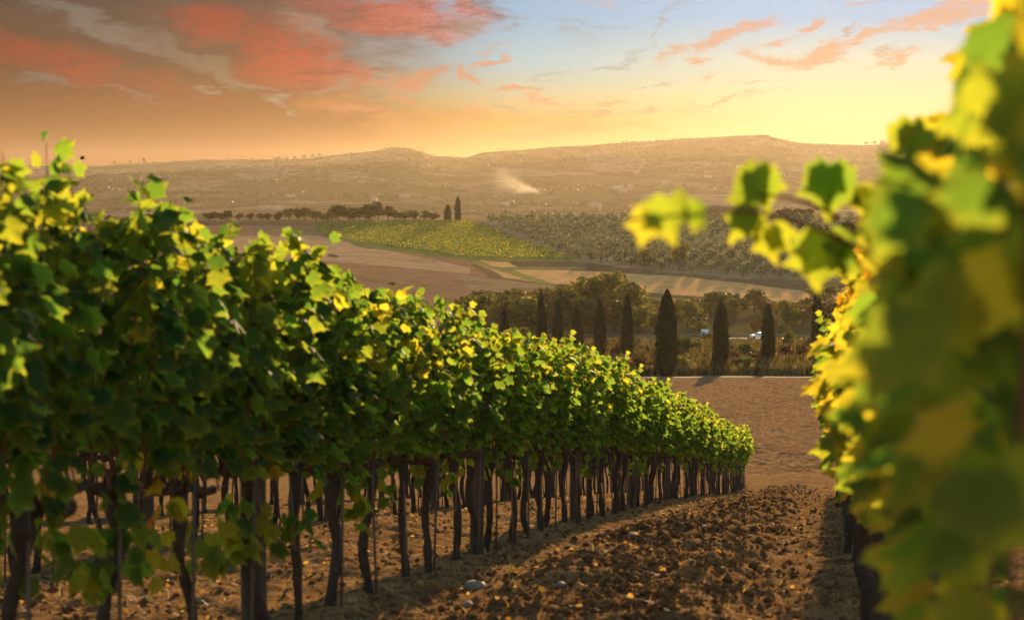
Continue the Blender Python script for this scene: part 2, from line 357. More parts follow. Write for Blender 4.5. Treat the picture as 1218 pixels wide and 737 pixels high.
M = {}
M['vine_leaf'] = mat_leaf('vine_leaf',
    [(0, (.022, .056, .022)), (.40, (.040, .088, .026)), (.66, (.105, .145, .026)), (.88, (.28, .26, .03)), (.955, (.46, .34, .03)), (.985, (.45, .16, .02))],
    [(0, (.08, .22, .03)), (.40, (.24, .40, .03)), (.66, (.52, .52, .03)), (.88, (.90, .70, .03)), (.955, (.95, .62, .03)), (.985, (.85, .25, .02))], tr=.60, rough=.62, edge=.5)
M['bark'] = mat_plain('vine_bark', (.065, .042, .027), .9, .5, 40, .8)
M['cane'] = mat_plain('cane_wood', (.16, .055, .025), .6, .4, 20, .2)
M['stake'] = mat_plain('stake_metal', (.14, .09, .06), .8, .3, 15, .1, metal=0)
M['wire'] = mat_plain('wire_steel', (.30, .28, .26), .4, .2, 10, 0, metal=.8)
M['tie'] = mat_plain('green_tie', (.02, .16, .11), .5, .1, 10, 0)
def mat_post():
    m, N = new_mat('post_wood'); co = obj_co(N)
    st = N.noise(N.mapping(co, scale=(14, 14, .8)), 3, 6, .6, .4); bl = N.noise(co, 2.5, 3)
    c = N.ramp(st, [(.3, (.035, .026, .018)), (.55, (.12, .082, .05)), (.8, (.22, .155, .095))])
    c = N.mix(N.ss(bl, .35, .7), c, (.06, .05, .035)); outm(N, pbsdf(N, c, .85, st, .7, .02)); return m
M['post'] = mat_post()

def mat_soil():
    m, N = new_mat('vineyard_soil'); co = obj_co(N)
    n1 = N.noise(co, 1.2, 6, .6); n2 = N.noise(co, 9, 6, .65); n3 = N.noise(co, 38, 5, .65)
    sx = N.n.new('ShaderNodeSeparateXYZ'); N.l.new(co, sx.inputs[0])
    s = N.m('SUBTRACT', sx.outputs[0], N.m('MULTIPLY', sx.outputs[1], SL))
    straw = N.ss(N.m('ADD', N.noise(N.mapping(co, rot=(0, 0, .5), scale=(1, 2.2, 1)), 22, 6, .7, 1.2), N.m('MULTIPLY', n1, .4)), .62, .86)
    strip = N.m('MULTIPLY', N.ss(s, -2.3, -1.75), N.ss(s, -.5, -.95))
    c = N.ramp(n2, [(.3, (.050, .027, .013)), (.5, (.20, .110, .048)), (.7, (.38, .225, .105))])
    c = N.mix(N.m('MULTIPLY', strip, .22), c, N.ramp(n2, [(.32, (.030, .018, .010)), (.55, (.13, .075, .036)), (.75, (.30, .18, .085))]))
    c = N.mix(N.m('MULTIPLY', straw, .7), c, (.46, .26, .09))
    c = N.mix(N.ss(n3, .62, .75), c, (.44, .24, .10))
    c = N.mix(N.m('MULTIPLY', N.ss(N.noise(co, 4.2, 4), .60, .72), .5), c, (.055, .075, .02))
    h = N.m('ADD', N.m('MULTIPLY', n2, 1.0), N.m('MULTIPLY', n3, .5))
    outm(N, pbsdf(N, c, .85, h, .9, .06, 0)); return m
M['soil'] = mat_soil()
def mat_bare():
    m, N = new_mat('bare_field_soil'); co = obj_co(N)
    n1 = N.noise(co, .05, 4); n2 = N.noise(N.mapping(co, scale=(1, .7, 1)), 2.6, 6, .7); n3 = N.noise(co, 6, 4, .6)
    c = N.ramp(n2, [(.34, (.11, .055, .022)), (.5, (.34, .19, .085)), (.68, (.56, .34, .16))])
    c = N.mix(N.m('MULTIPLY', N.ss(n1, .35, .7), .3), c, (.36, .225, .11))
    fw = N.noise(N.mapping(co, rot=(0, 0, .35), scale=(1, .12, 1)), .55, 4, .6)
    c = N.mix(N.m('MULTIPLY', N.ss(fw, .52, .68), .45), c, (.13, .07, .032))
    c = N.mix(N.m('MULTIPLY', N.ss(N.noise(co, .12, 5, .6), .55, .72), .35), c, (.20, .155, .07))
    outm(N, pbsdf(N, c, .9, N.m('ADD', n2, N.m('MULTIPLY', n3, .3)), 1.0, .5, 0)); return m
M['bare'] = mat_bare()
def mat_hill():
    m, N = new_mat('hillside_fields'); co = obj_co(N); a = attr(N, 'field', 'Color')
    n2 = N.noise(N.mapping(co, scale=(.6, 1, 1)), .25, 6, .62); n3 = N.noise(co, .04, 4, .6)
    c = N.mix(.55, a, N.ramp(n2, [(.3, (.28, .28, .28)), (.5, (.5, .5, .5)), (.75, (.9, .85, .8))]), 'OVERLAY')
    c = N.mix(N.m('MULTIPLY', N.ss(n3, .5, .7), .3), c, (.10, .075, .035))
    outm(N, pbsdf(N, c, .9, n2, .8, .6, 0)); return m
M['hill'] = mat_hill()
def mat_far():
    m, N = new_mat('far_hill_fields'); co = obj_co(N)
    wv = N.noise(co, .0018, 4, .6, col=True)
    vmx = N.mix(.22, N.mapping(co, scale=(.0042, .0026, .0)), wv, 'ADD')
    v = N.n.new('ShaderNodeTexVoronoi'); N.l.new(vmx, v.inputs['Vector']); v.inputs['Scale'].default_value = 1.4
    sp = N.n.new('ShaderNodeSeparateColor'); N.l.new(v.outputs['Color'], sp.inputs[0])
    c = N.ramp(sp.outputs[0], [(0, (.035, .042, .02)), (.3, (.075, .07, .04)), (.5, (.15, .11, .07)), (.7, (.055, .058, .028)), (.85, (.20, .14, .10)), (1, (.10, .075, .052))])
    w = N.ss(N.m('ADD', N.noise(co, .0045, 7, .65), N.m('MULTIPLY', N.noise(co, .03, 3, .6), .25)), .55, .66)
    c = N.mix(N.m('MULTIPLY', w, .85), c, (.022, .030, .012))
    n = N.noise(co, .02, 6, .6)
    outm(N, pbsdf(N, c, .95, n, .8, 14, 0)); return m
M['far'] = mat_far()

# ------------------------------------------------------------------ ground sheets
NC = 520
U = np.linspace(-1, 1, NC); U = np.sign(U) * np.abs(U) ** 1.35
def rows_geo(a, b, n): return np.exp(np.linspace(math.log(a), math.log(b), n))
y1 = np.concatenate([np.linspace(-15, 2, 30)[:-1], rows_geo(2, 66, 880)])
def poly_in(px, py, P):
    inside = np.zeros(px.shape, bool); n = len(P); j = n - 1
    for i in range(n):
        xi, yi = P[i]; xj, yj = P[j]
        c = ((yi > py) != (yj > py)) & (px < (xj - xi) * (py - yi) / (yj - yi + 1e-12) + xi); inside ^= c; j = i
    return inside
def zgrid(ys, near=False):
    W = 8 + .52 * np.abs(ys); X = W[:, None] * U[None, :] + (SL * np.clip(ys, 0, 60))[:, None] * .45; Y = np.repeat(ys[:, None], NC, 1)
    Z = H(X, Y)
    if near: Z = Z + micro(X, Y)
    V = np.stack([X, Y, Z], -1).reshape(-1, 3); n = len(ys)
    i = np.arange(n - 1)[:, None] * NC + np.arange(NC - 1)[None, :]
    Q = np.stack([i, i + 1, i + NC + 1, i + NC], -1).reshape(-1, 4)
    return V, Q
POLY_V = [(371, 267.5), (430, 264.5), (514, 262), (556, 262), (620, 285), (692, 310), (620, 308.5), (554, 307), (493, 297), (438, 291), (387, 281)]
POLY_O = [(556, 255), (640, 252), (1500, 252), (1500, 380), (1240, 352), (957, 333), (885, 331), (795, 323), (692, 311), (620, 285)]
def project(V):
    return V[:, 0] / V[:, 1] * F + CX, HY - V[:, 2] / V[:, 1] * F
def build_ground():
    V, Q = zgrid(y1, True); tagk(mk('ground', V, [Q], M['soil'], smooth=True), 'structure')
    V, Q = zgrid(rows_geo(66, 262, 520)); tagk(mk('bare_field', V, [Q], M['bare'], smooth=True), 'structure')
    def fieldcol(V):
        px, py = project(V); wx = px + 6 * fbm(V[:, 0] / 25, V[:, 1] / 25, 3, 90); wy = py + 1.2 * fbm(V[:, 0] / 20, V[:, 1] / 20, 3, 91)
        c = np.tile(np.array([.20, .125, .060]), (len(V), 1))
        c[V[:, 1] < 640] = (.085, .075, .030)
        def setp(P, col): c[poly_in(wx, wy, P)] = col
        setp([(-900, 270), (371, 268), (438, 291), (554, 308), (600, 345), (500, 420), (-900, 420)], (.33, .175, .085))
        setp([(100, 282), (380, 280), (470, 300), (560, 318), (560, 326), (440, 314), (250, 300), (100, 296)], (.50, .29, .14))
        setp([(560, 309), (700, 318), (957, 344), (1300, 360), (1300, 372), (957, 360), (800, 350), (640, 336), (600, 330)], (.68, .36, .13))
        setp([(600, 309.5), (692, 311), (760, 322), (885, 333), (1300, 352), (1300, 362), (957, 346), (830, 330), (700, 322), (620, 318)], (.15, .095, .05))
        setp([(556, 311), (568, 310), (640, 331), (660, 338), (640, 337)], (.30, .25, .06))
        setp([(580, 318), (700, 317), (700, 320), (600, 322)], (.24, .22, .07))
        setp([(540, 325), (640, 338), (760, 352), (900, 360), (900, 366), (700, 358), (560, 345)], (.34, .21, .10))
        setp(POLY_V, (.13, .15, .03)); setp([(366, 266), (374, 266), (450, 291), (554, 306), (700, 308), (700, 312), (554, 310), (430, 294)], (.21, .20, .05))
        setp(POLY_O, (.30, .23, .12))
        return np.concatenate([c, np.ones((len(V), 1))], 1)
    V, Q = zgrid(rows_geo(262, 600, 200)); tagk(mk('valley_ground', V, [Q], M['hill'], smooth=True, attrs={'field': ('FLOAT_COLOR', fieldcol(V))}), 'structure')
    V, Q = zgrid(rows_geo(600, 1250, 420)); tagk(mk('hillside', V, [Q], M['hill'], smooth=True, attrs={'field': ('FLOAT_COLOR', fieldcol(V))}), 'structure')
    V, Q = zgrid(rows_geo(1250, 9000, 420)); tagk(mk('distant_hills', V, [Q], M['far'], smooth=True), 'structure')
build_ground()

# ------------------------------------------------------------------ vine leaves
def leaf_template(detail=2):
    pts = []
    lob = [(0, 1.08, .36), (60, .92, .33), (118, .72, .36)]
    k = 42 if detail == 2 else 18
    th = np.linspace(-168, 168, k)
    for i, t in enumerate(th):
        r = .34
        for a, L, w in lob:
            d = (abs(t) - a) / 57.3; r = max(r, L * math.exp(-(d / w) ** 2 * .9))
        r = max(r, (.72 if detail == 2 else .64) - .0008 * abs(t))
        r *= (1, .90, 1.03, .93)[i % 4]
        if abs(t) > 160: r *= .75
        pts.append((math.radians(t), r))
    V = [(0, 0, 0, 0)]
    for t, r in pts:
        x = math.sin(t) * r; y = math.cos(t) * r + .12
        V.append((x, y, -.34 * abs(x) - .12 * r * r - .10 * abs(math.sin(3 * t)) * r + .06 * math.cos(5 * t) * r, 1.0 * r))
    V[0] = (0, .12, .02, 0)
    V = np.array(V); n = len(pts); T = [(0, i, i + 1) for i in range(1, n)] + [(0, n, 1)]
    return V[:, :3], np.array(T), np.clip(V[:, 3] * 1.15, 0, 1)
LT2 = leaf_template(2); LT1 = leaf_template(1)
def norm(v): return v / (np.linalg.norm(v, axis=-1, keepdims=True) + 1e-9)
def leaf_batch(P, tip, nor, size, T, curl=None):
    """P base points, tip directions, normals, sizes -> verts, tris, edge"""
    V, Tr, E = T; y = norm(tip); z = norm(nor - (nor * y).sum(1, keepdims=True) * y); x = np.cross(y, z)
    cz = V[None, :, 2] * (curl[:, None] if curl is not None else 1)
    W = P[:, None, :] + size[:, None, None] * (V[None, :, 0, None] * x[:, None] + V[None, :, 1, None] * y[:, None] + cz[..., None] * z[:, None])
    k = len(V); tr = (Tr[None] + (np.arange(len(P)) * k)[:, None, None]).reshape(-1, 3)
    return W.reshape(-1, 3), tr, np.tile(E, len(P)), k
def vine_foliage(rng, length=.743, shoots=12, top=1.80, base=.80, half=.17, dens=1.0, T=LT1, extra=70, tall=.18, slope=SLOPE, low=False):
    """leaf positions along the shoots of one vine; local y runs along the row"""
    P = []; TP = []; NO = []; S = []; HU = []; canes = []
    for i in range(shoots):
        sh = rng.beta(2.0, 2.8) * (.44 if low else .54)
        y0 = (i + .5 + rng.uniform(-.3, .3)) / shoots * length - length / 2
        h = top + rng.normal(0, .06) + (rng.random() < .16) * rng.uniform(0, tall) - (rng.random() < .25) * rng.uniform(.1, .35)
        sx = float(np.clip(rng.normal(0, half * .75), -.2, .2)); cut = rng.uniform(.03, .26); sy = rng.normal(0, .10); n = 9; t = np.linspace(0, 1, n)
        cx = rng.normal(0, .02) + sx * np.minimum(1, t * 2.2) + .035 * np.sin(t * rng.uniform(4, 9) + rng.uniform(0, 6))
        cy_ = y0 + sy * t + .03 * np.sin(t * rng.uniform(4, 9) + rng.uniform(0, 6)); cz = base + (h - base) * t
        lean = rng.uniform(-.1, .1); cx = cx + lean * np.maximum(0, t - .8) * 2
        pts = np.stack([cx, cy_, cz + slope * cy_], 1); canes.append((pts, np.linspace(.0045, .0018, n)))
        for j in range(7):
            ang = rng.uniform(0, 6.28); out = np.array([math.cos(ang), math.sin(ang), 0]); tt = rng.uniform(.80, 1.0)
            c = np.array([np.interp(tt, t, pts[:, q]) for q in range(3)])
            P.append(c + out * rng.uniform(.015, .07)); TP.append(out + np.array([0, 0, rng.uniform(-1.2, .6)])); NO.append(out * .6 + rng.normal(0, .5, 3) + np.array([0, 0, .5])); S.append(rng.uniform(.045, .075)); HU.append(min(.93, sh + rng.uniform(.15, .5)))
        L = h - base; k = int(L / .029 * dens)
        for j in range(k):
            tt = (j + rng.random()) / k
            if tt < cut and rng.random() < .8: continue
            c = np.array([np.interp(tt, t, pts[:, q]) for q in range(3)])
            side = 1 if (rng.random() < .5 + .9 * sx) else -1
            ang = rng.normal(0, .75); out = np.array([side * math.cos(ang), math.sin(ang), 0])
            pl = rng.uniform(.03, .12) * (1 if tt < .9 else .5)
            p = c + out * pl + np.array([0, 0, rng.uniform(-.01, .04)])
            down = rng.uniform(.35, 1.5) if tt < .9 else rng.uniform(-.6, .8)
            tip = out + np.array([rng.normal(0, .35), rng.normal(0, .35), -down])
            no = out * rng.uniform(.4, 1.1) + np.array([rng.normal(0, .35), rng.normal(0, .8), rng.uniform(.1, 1.0)])
            s = rng.uniform(.052, .082) * (1 - .28 * max(0, tt - .78) / .22)
            hu = sh + rng.normal(0, .10) + .42 * max(0, tt - .40) / .60 * rng.random() ** .8 + (.16 * rng.random() if tt < .15 else 0)  # yellower up the shoot: sunlight through the tops is put into leaf hue
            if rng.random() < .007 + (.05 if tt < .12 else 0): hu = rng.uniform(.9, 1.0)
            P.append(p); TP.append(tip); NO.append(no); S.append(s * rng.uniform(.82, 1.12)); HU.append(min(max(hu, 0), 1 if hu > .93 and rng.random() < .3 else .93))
    for q in range(rng.integers(2, 6) if low else rng.integers(0, 3)):
        c = np.array([rng.normal(0, .05), rng.uniform(-.4, .4) * length, base - rng.uniform(.0, .30 if low else .16)]); sh = rng.uniform(.2, .85)
        for j in range(rng.integers(5, 11)):
            ang = rng.uniform(0, 6.28); out = np.array([math.cos(ang), math.sin(ang), 0])
            P.append(c + out * rng.uniform(.02, .10) + np.array([0, 0, rng.uniform(-.09, .10)])); TP.append(out * .5 + np.array([0, 0, -rng.uniform(.5, 1.3)])); NO.append(out + rng.normal(0, .4, 3)); S.append(rng.uniform(.05, .08)); HU.append(float(np.clip(sh + rng.normal(0, .1), 0, .95)))
    return [np.array(a) for a in (P, TP, NO, S, HU)] + [canes]
def foliage_mesh(parts, T, canes, rng, name='foliage', parent=None, seg=4):
    P, TP, NO, S, HU = parts
    V, Tr, E, k = leaf_batch(P, TP, NO, S, T, curl=np.array([rng.uniform(.2, 1.8) for _ in P]))
    hv = np.repeat(HU, k); mb = MB(); mb.add(V, Tr, None, 0)
    for pts, r in canes: mb.tube(pts, r, seg, m=1, cap=False)
    nv = mb.n - len(V)
    return mb.build(name, [M['vine_leaf'], M['cane']], parent, attrs={'leafvar': ('FLOAT', np.concatenate([hv, np.zeros(nv)])), 'edge': ('FLOAT', np.concatenate([E, np.zeros(nv)]))})
def trunk_part(rng, parent, lean=None, h=.80):
    mb = MB(); n = 13; t = np.linspace(0, 1, n)
    lx, ly = rng.normal(0, .05), rng.uniform(-.22, .06)
    ph = rng.uniform(0, 6, 4); w = .034
    x = lx * t + w * np.sin(t * 7 + ph[0]) * t * (1 - t) * 3; y = -ly * (1 - t) + w * np.sin(t * 9 + ph[1]) * (1 - t) * t * 4
    x -= x[-1] * 0; y -= y[-1]; x -= x[-1]
    r = np.interp(t, [0, .06, .3, .75, .92, 1], [.046, .034, .026, .026, .038, .028]) * rng.uniform(.85, 1.15) * (1 + .20 * np.array([rng.uniform(-1, 1) for _ in t]))
    mb.tube(np.stack([x, y, t * (h + .10) - .10], 1), r, 8, wob=.22, rng=rng)
    return mb.build('trunk', M['bark'], parent, smooth=True)
def cordon_part(rng, parent, length=.743, h=.80):
    mb = MB(); n = 11; y = np.linspace(-length * .52, length * .52, n)
    z = h + SLOPE * y + np.array([rng.uniform(-.015, .015) for _ in y]) + .01; x = np.array([rng.uniform(-.014, .014) for _ in y])
    mb.tube(np.stack([x, y, z], 1), [.020 + rng.uniform(-.004, .010) for _ in y], 8, wob=.25, rng=rng)
    for k in range(6):
        yy = rng.uniform(-.46, .46) * length; a = rng.uniform(-.5, .5); L = rng.uniform(.04, .11)
        zz = h + SLOPE * yy
        mb.tube([(0, yy, zz), (a * L * .6, yy + rng.uniform(-.02, .02), zz + L * .6), (a * L, yy + rng.uniform(-.03, .03), zz + L)], [.013, .011, .008], 6, wob=.2, rng=rng)
    return mb.build('cordon', M['bark'], parent, smooth=True)
def make_vine(seed, dens=1.0, T=LT1, shoots=12, low=False):
    rng = np.random.default_rng(seed); root = empty('grapevine')
    trunk_part(rng, root); cordon_part(rng, root)
    *parts, canes = vine_foliage(rng, dens=dens, T=T, shoots=shoots, low=low)
    foliage_mesh(parts, T, canes, rng, parent=root); return root
def make_post(seed, r=.052):
    rng = np.random.default_rng(seed); root = empty('wooden_post'); mb = MB()
    z = np.array([-.15, .0, .3, .7, 1.1, 1.55, 1.61, 1.62]); rr = np.array([1, 1, .98, .97, .95, .93, .82, .3]) * r
    mb.tube(np.stack([.012 * np.sin(z * 3), .01 * np.cos(z * 2.3), z], 1), rr, 14, wob=.05, rng=rng)
    mb.build('shaft', M['post'], root, smooth=False)
    tb = MB(); tb.tube([(0, 0, .86 + .0), (0, 0, .885)], r * 1.12, 14); tb.build('tie', M['tie'], root)
    return root
def make_stake(seed):
    rng = np.random.default_rng(seed); mb = MB(); a = rng.uniform(-.02, .02)
    mb.tube([(0, 0, -.15), (a, .0, .45), (a * 2.2, .01, .86)], [.008, .008, .008], 8)
    return mb.build('vine_stake', M['stake'], None, smooth=True)

ORD = ['first', 'second', 'third', 'fourth', 'fifth', 'sixth', 'seventh', 'eighth', 'ninth', 'tenth']
ROWROT = -math.atan(SL)
PITCH = .743; KY = math.cos(math.atan(SL))
def place(o, c, y, dx=0.0):
    x = c + SL * y + dx; o.location = (x, y, Hs(x, y) + .02)
    o.rotation_euler = (0, 0, ROWROT)
def build_rows():
    R = random.Random(4)
    protos = [make_vine(100 + i) for i in range(9)]; nearp = [make_vine(150 + i, T=LT2, low=True) for i in range(8)]
    posts = [make_post(i, .055 if i % 2 else .06) for i in range(3)]
    stakes = [make_stake(i) for i in range(4)]
    used = set()
    def inst(L, i):
        p = L[i % len(L)]
        if id(p) not in used: used.add(id(p)); return p
        return copy_tree(p) if p.type == 'EMPTY' else copy_one(p)
    def copy_one(p):
        c = p.copy(); COL.objects.link(c); return c
    def row(c, y0, y1, tag_, posty=None, name_row='', stake=True, uniq=0):
        y = y0; k = 0; pi = 0; since = 0; ps = []
        if posty is not None:
            q = posty
            while q < y1 + .1: ps.append(q); q += 5.2
        while y < y1:
            npass = sum(1 for q in ps if q < y)
            v = inst(nearp if (c == LROW and y < 9.5) else protos, k if (c == LROW and y < 9.5) else R.randrange(9)); place(v, c, y, R.uniform(-.02, .02)); s = R.uniform(.96, 1.04); v.scale = (R.choice((-1, 1)) * s, s, s * (1 + .06 * float(sstep(10.5, 5.5, y)) * (c == LROW)))
            if npass and npass <= uniq:
                j = sum(1 for q in [y - PITCH * n_ for n_ in range(9)] if q > ps[npass - 1])
                lab = f'grapevine in the {name_row}, {ORD[j-1]} trunk past the {ORD[npass-1]} thick wooden post'; grp = f'grapevines of the {name_row}'
                slab = f'thin pale stake by the {ORD[j-1]} trunk past the {ORD[npass-1]} wooden post, {name_row}'
            elif npass == 0 and uniq:
                lab = f'grapevine in the {name_row}, {ORD[len([q for q in np.arange(y, ps[0], PITCH)])-1]} trunk before its nearest wooden post'; grp = f'grapevines of the {name_row}'
                slab = f'thin pale stake by the {ORD[len([q for q in np.arange(y, ps[0], PITCH)])-1]} trunk before the nearest wooden post, {name_row}'
            else:
                grp = tag_[0]; lab = tag_[1]; slab = tag_[2]
            tagk(v, None, lab, 'grapevine', grp)
            if stake:
                st = inst(stakes, R.randrange(4)); place(st, c, y, .042); st.location.y -= .03; st.rotation_euler = (R.uniform(-.03, .03), R.uniform(-.05, .05), 0)
                tagk(st, None, slab, 'stake', grp.replace('grapevines', 'stakes').replace('vines', 'stakes'))
            y += PITCH * KY * 1.0; k += 1
        for n_, q in enumerate(ps):
            if q > y1: break
            if q > 40 and n_ % 2: pass
            p = inst(posts, n_); place(p, c, q, -.03); p.rotation_euler = (R.uniform(-.02, .02), R.uniform(-.03, .03), ROWROT + R.uniform(0, 6)); sc = R.uniform(.97, 1.05); p.scale = (sc, sc, sc)
            far = n_ >= 5
            tagk(p, None, (f'weathered wooden post, {ORD[n_]} from the near end of the {name_row}' if n_ < 10 else f'weathered wooden post at the far end of the {name_row}'), 'post', f'wooden posts of the {name_row}')
        # wires
        mb = MB()
        ys = np.arange(y0 - .4, y1 + .2, 1.3)
        for hh, dx in ((.84, 0), (1.25, .04), (1.25, -.04), (1.62, .05), (1.62, -.05)):
            mb.tube(np.stack([c + SL * ys + dx, ys, H(c + SL * ys, ys) + hh], 1), .0016, 4, cap=False)
        w = mb.build('trellis_wire', M['wire'])
        tagk(w, None, f'thin steel trellis wires strung along the {name_row}', 'wire')
    row(LROW, 3.6, 54.2, ('vines at the far end of the left row', 'grapevine in the dense far end of the long left row', 'thin pale stake among the dense far trunks of the left row'), 8.23, 'long left row', uniq=4)
    row(LROW - 2.95, 6.6, 52, ('vines of the row behind the left row', 'grapevine of the second row, its trunk glimpsed behind the left row', 'thin stake of the second row glimpsed behind the left row'), 9.1, 'second row behind the left row')
    row(LROW - 5.9, 11.0, 40, ('vines of the third row back', 'grapevine of the third row back, far behind the left row', 'thin stake of the third row back'), 12.2, 'third row back', stake=False)
    row(RROW, 12.94, 36, ('vines along the right row', 'grapevine further down the right row, among its clustered dark trunks', 'thin pale stake among the clustered trunks of the right row'), 14.6, 'right row')
build_rows()

# ------------------------------------------------------------------ near end of the right row, out of focus beside the camera
EDGE_Y = [-400, 0, 50, 130, 145, 200, 250, 300, 350, 396, 406, 430, 456, 476, 600, 640, 700, 737, 900]
EDGE_X = [1230, 1196, 1148, 1152, 1078, 1060, 1045, 1020, 1004, 988, 958, 936, 942, 958, 962, 985, 1060, 1085, 1110]
def build_near_right():
    ys = [1.9, 2.65, 3.35, 4.1, 4.85, 5.6, 6.35, 7.1, 7.83, 8.56, 9.29, 10.02, 10.75, 11.48, 12.21]
    for i, y in enumerate(ys):
        EX = np.interp(EDGE_Y, EDGE_Y, EDGE_X) + (np.interp(EDGE_Y, [300, 396, 640, 700], [0, 44, 44, 0]) if y < 5.8 else 0)
        rng = np.random.default_rng(500 + i); root = empty('grapevine'); place(root, RROW, y)
        trunk_part(rng, root); cordon_part(rng, root)
        P, TP, NO, S, HU, canes = vine_foliage(rng, T=LT2, shoots=12, dens=.60 if y < 3.4 else .45 if y < 7.5 else .9, half=.13, top=2.25 if y < 4 else 1.9)
        co, si = math.cos(ROWROT), math.sin(ROWROT); loc = np.array(root.location)
        def towld(p): return np.stack([p[:, 0] * co - p[:, 1] * si, p[:, 0] * si + p[:, 1] * co, p[:, 2]], 1) + loc
        W = towld(P); tips = P + norm(TP) * S[:, None]; W2 = towld(tips)
        pushed = np.interp(HY - W[:, 2] / W[:, 1] * F, EDGE_Y, EX)
        lim = (pushed - CX) / F * W[:, 1]
        keep = (P[:, 0] < (.14 if y < 3.4 else .09 if y < 7.5 else .3)) & (W[:, 0] > lim) & (W2[:, 0] > lim - .01) & (HY - W2[:, 2] / W2[:, 1] * F < np.interp(W[:, 0] / W[:, 1] * F + CX, [950, 1000, 1060, 1082, 1112], [595, 615, 640, 680, 2000])) & (W[:, 1] > 1.5) & (W2[:, 1] > 1.45)
        HU = np.clip(HU + rng.uniform(.12, .66, len(HU)), 0, .94)  # hue shifted to yellow, so the leaf colour carries the backlight
        HU[rng.random(len(HU)) < .012] = .985
        cn = []
        for pts, r in canes:
            w = towld(pts); k = w[:, 0] > (np.interp(HY - w[:, 2] / w[:, 1] * F, EDGE_Y, EDGE_X) - CX) / F * w[:, 1] + .02
            if k.all(): cn.append((pts, r))
        foliage_mesh((P[keep], TP[keep], NO[keep], S[keep], HU[keep]), LT2, cn, rng, parent=root, seg=6)
        tagk(root, None, (f'blurred grapevine at the right edge, {ORD[i]} trunk of the right row from the camera' if i < 10 else f'grapevine of the right row, {ORD[i-10]} one past the tenth trunk from the camera'), 'grapevine', 'near grapevines of the right row')
        # side shoots that reach out over the path
        if y in (2.65, 3.35):
            spec = {2.65: [(1085, 330, 748, 262, [(802, 262, .060, .50), (766, 272, .044, .66), (832, 262, .038, .45)]),
                           ],
                    3.35: [(1110, 380, 900, 230, [(902, 226, .088, .42), (884, 268, .060, .50), (920, 290, .058, .60)]),
                           (1120, 400, 985, 260, [(992, 222, .084, .38), (976, 302, .084, .50), (1012, 300, .075, .40), (1035, 245, .055, .55)]),
                           (1130, 300, 1075, 160, [(1092, 168, .075, .6), (1110, 172, .07, .62), (1135, 190, .07, .6)])]}[y]
            PP = []; TT = []; NN = []; SS = []; HH = []; cc = []
            for (ax, ay, bx, by, leaves) in spec:
                d0 = y; d1 = y * .97
                A = np.array([(ax - CX) / F * d0, d0, -(ay - HY) / F * d0]); B = np.array([(bx - CX) / F * d1, d1, -(by - HY) / F * d1])
                t = np.linspace(0, 1, 8)[:, None]; mid = np.array([0, 0, .02 * y]); pts = A + (B - A) * t + mid * np.sin(t * 3.14)
                cc.append((pts, np.linspace(.0055, .003, 8)))
                for (lx, ly, s, hu) in leaves:
                    for rep in range(1 if lx < 860 else 2):
                        q = np.array([(lx - CX) / F * d1 + rng.normal(0, .006), d1 + rng.uniform(-.05, .05), -(ly - 14 - HY) / F * d1])
                        PP.append(q); TT.append((rng.normal(0, .35), rng.normal(0, .2), -1)); NN.append((rng.normal(.1, .4), -1 if rep else -.7, rng.uniform(.0, .6))); SS.append(s * (1 - .25 * rep)); HH.append(hu + rng.uniform(-.05, .1))
            inv = lambda W_: np.stack([(W_[:, 0] - loc[0]) * co + (W_[:, 1] - loc[1]) * si, -(W_[:, 0] - loc[0]) * si + (W_[:, 1] - loc[1]) * co, W_[:, 2] - loc[2]], 1)
            PL = inv(np.array(PP)); rot = lambda D: np.stack([D[:, 0] * co + D[:, 1] * si, -D[:, 0] * si + D[:, 1] * co, D[:, 2]], 1)
            foliage_mesh((PL, rot(np.array(TT)), rot(np.array(NN)), np.array(SS), np.array(HH)), LT2, [(inv(p), r) for p, r in cc], rng, name='side_shoot', parent=root, seg=6)
build_near_right()

# ------------------------------------------------------------------ trees
def mat_tree(name, stops, tr=.3, tsc=2.0):
    ts = [(p, (min(1, c[0] * tsc * 1.4), min(1, c[1] * tsc * 1.1), c[2] * tsc * .5)) for p, c in stops]
    return mat_leaf(name, stops, ts, tr, .6, None, seed_attr=False)
M['cypress'] = mat_tree('cypress_green', [(0, (.006, .014, .007)), (.6, (.011, .024, .009)), (1, (.026, .040, .012))], .08)
M['dark'] = mat_tree('dark_foliage', [(0, (.022, .034, .012)), (.6, (.048, .062, .018)), (1, (.09, .10, .025))], .25)
M['green'] = mat_tree('mid_foliage', [(0, (.040, .055, .014)), (.6, (.080, .095, .020)), (1, (.15, .15, .03))], .3)
M['rust'] = mat_tree('autumn_foliage', [(0, (.050, .034, .014)), (.6, (.095, .060, .022)), (1, (.17, .11, .035))], .3, 1.3)
M['olive'] = mat_tree('olive_foliage', [(0, (.055, .078, .042)), (.6, (.15, .19, .105)), (1, (.36, .40, .25))], .3, .9)
M['reed'] = mat_tree('dry_reeds', [(0, (.035, .038, .016)), (.6, (.080, .074, .032)), (1, (.15, .125, .06))], .2)
M['yrow'] = mat_tree('yellowing_vines', [(0, (.055, .10, .018)), (.6, (.12, .165, .025)), (1, (.27, .25, .03))], .4)
M['tbark'] = mat_plain('tree_bark', (.06, .045, .032), .9, .4, 3, .5)
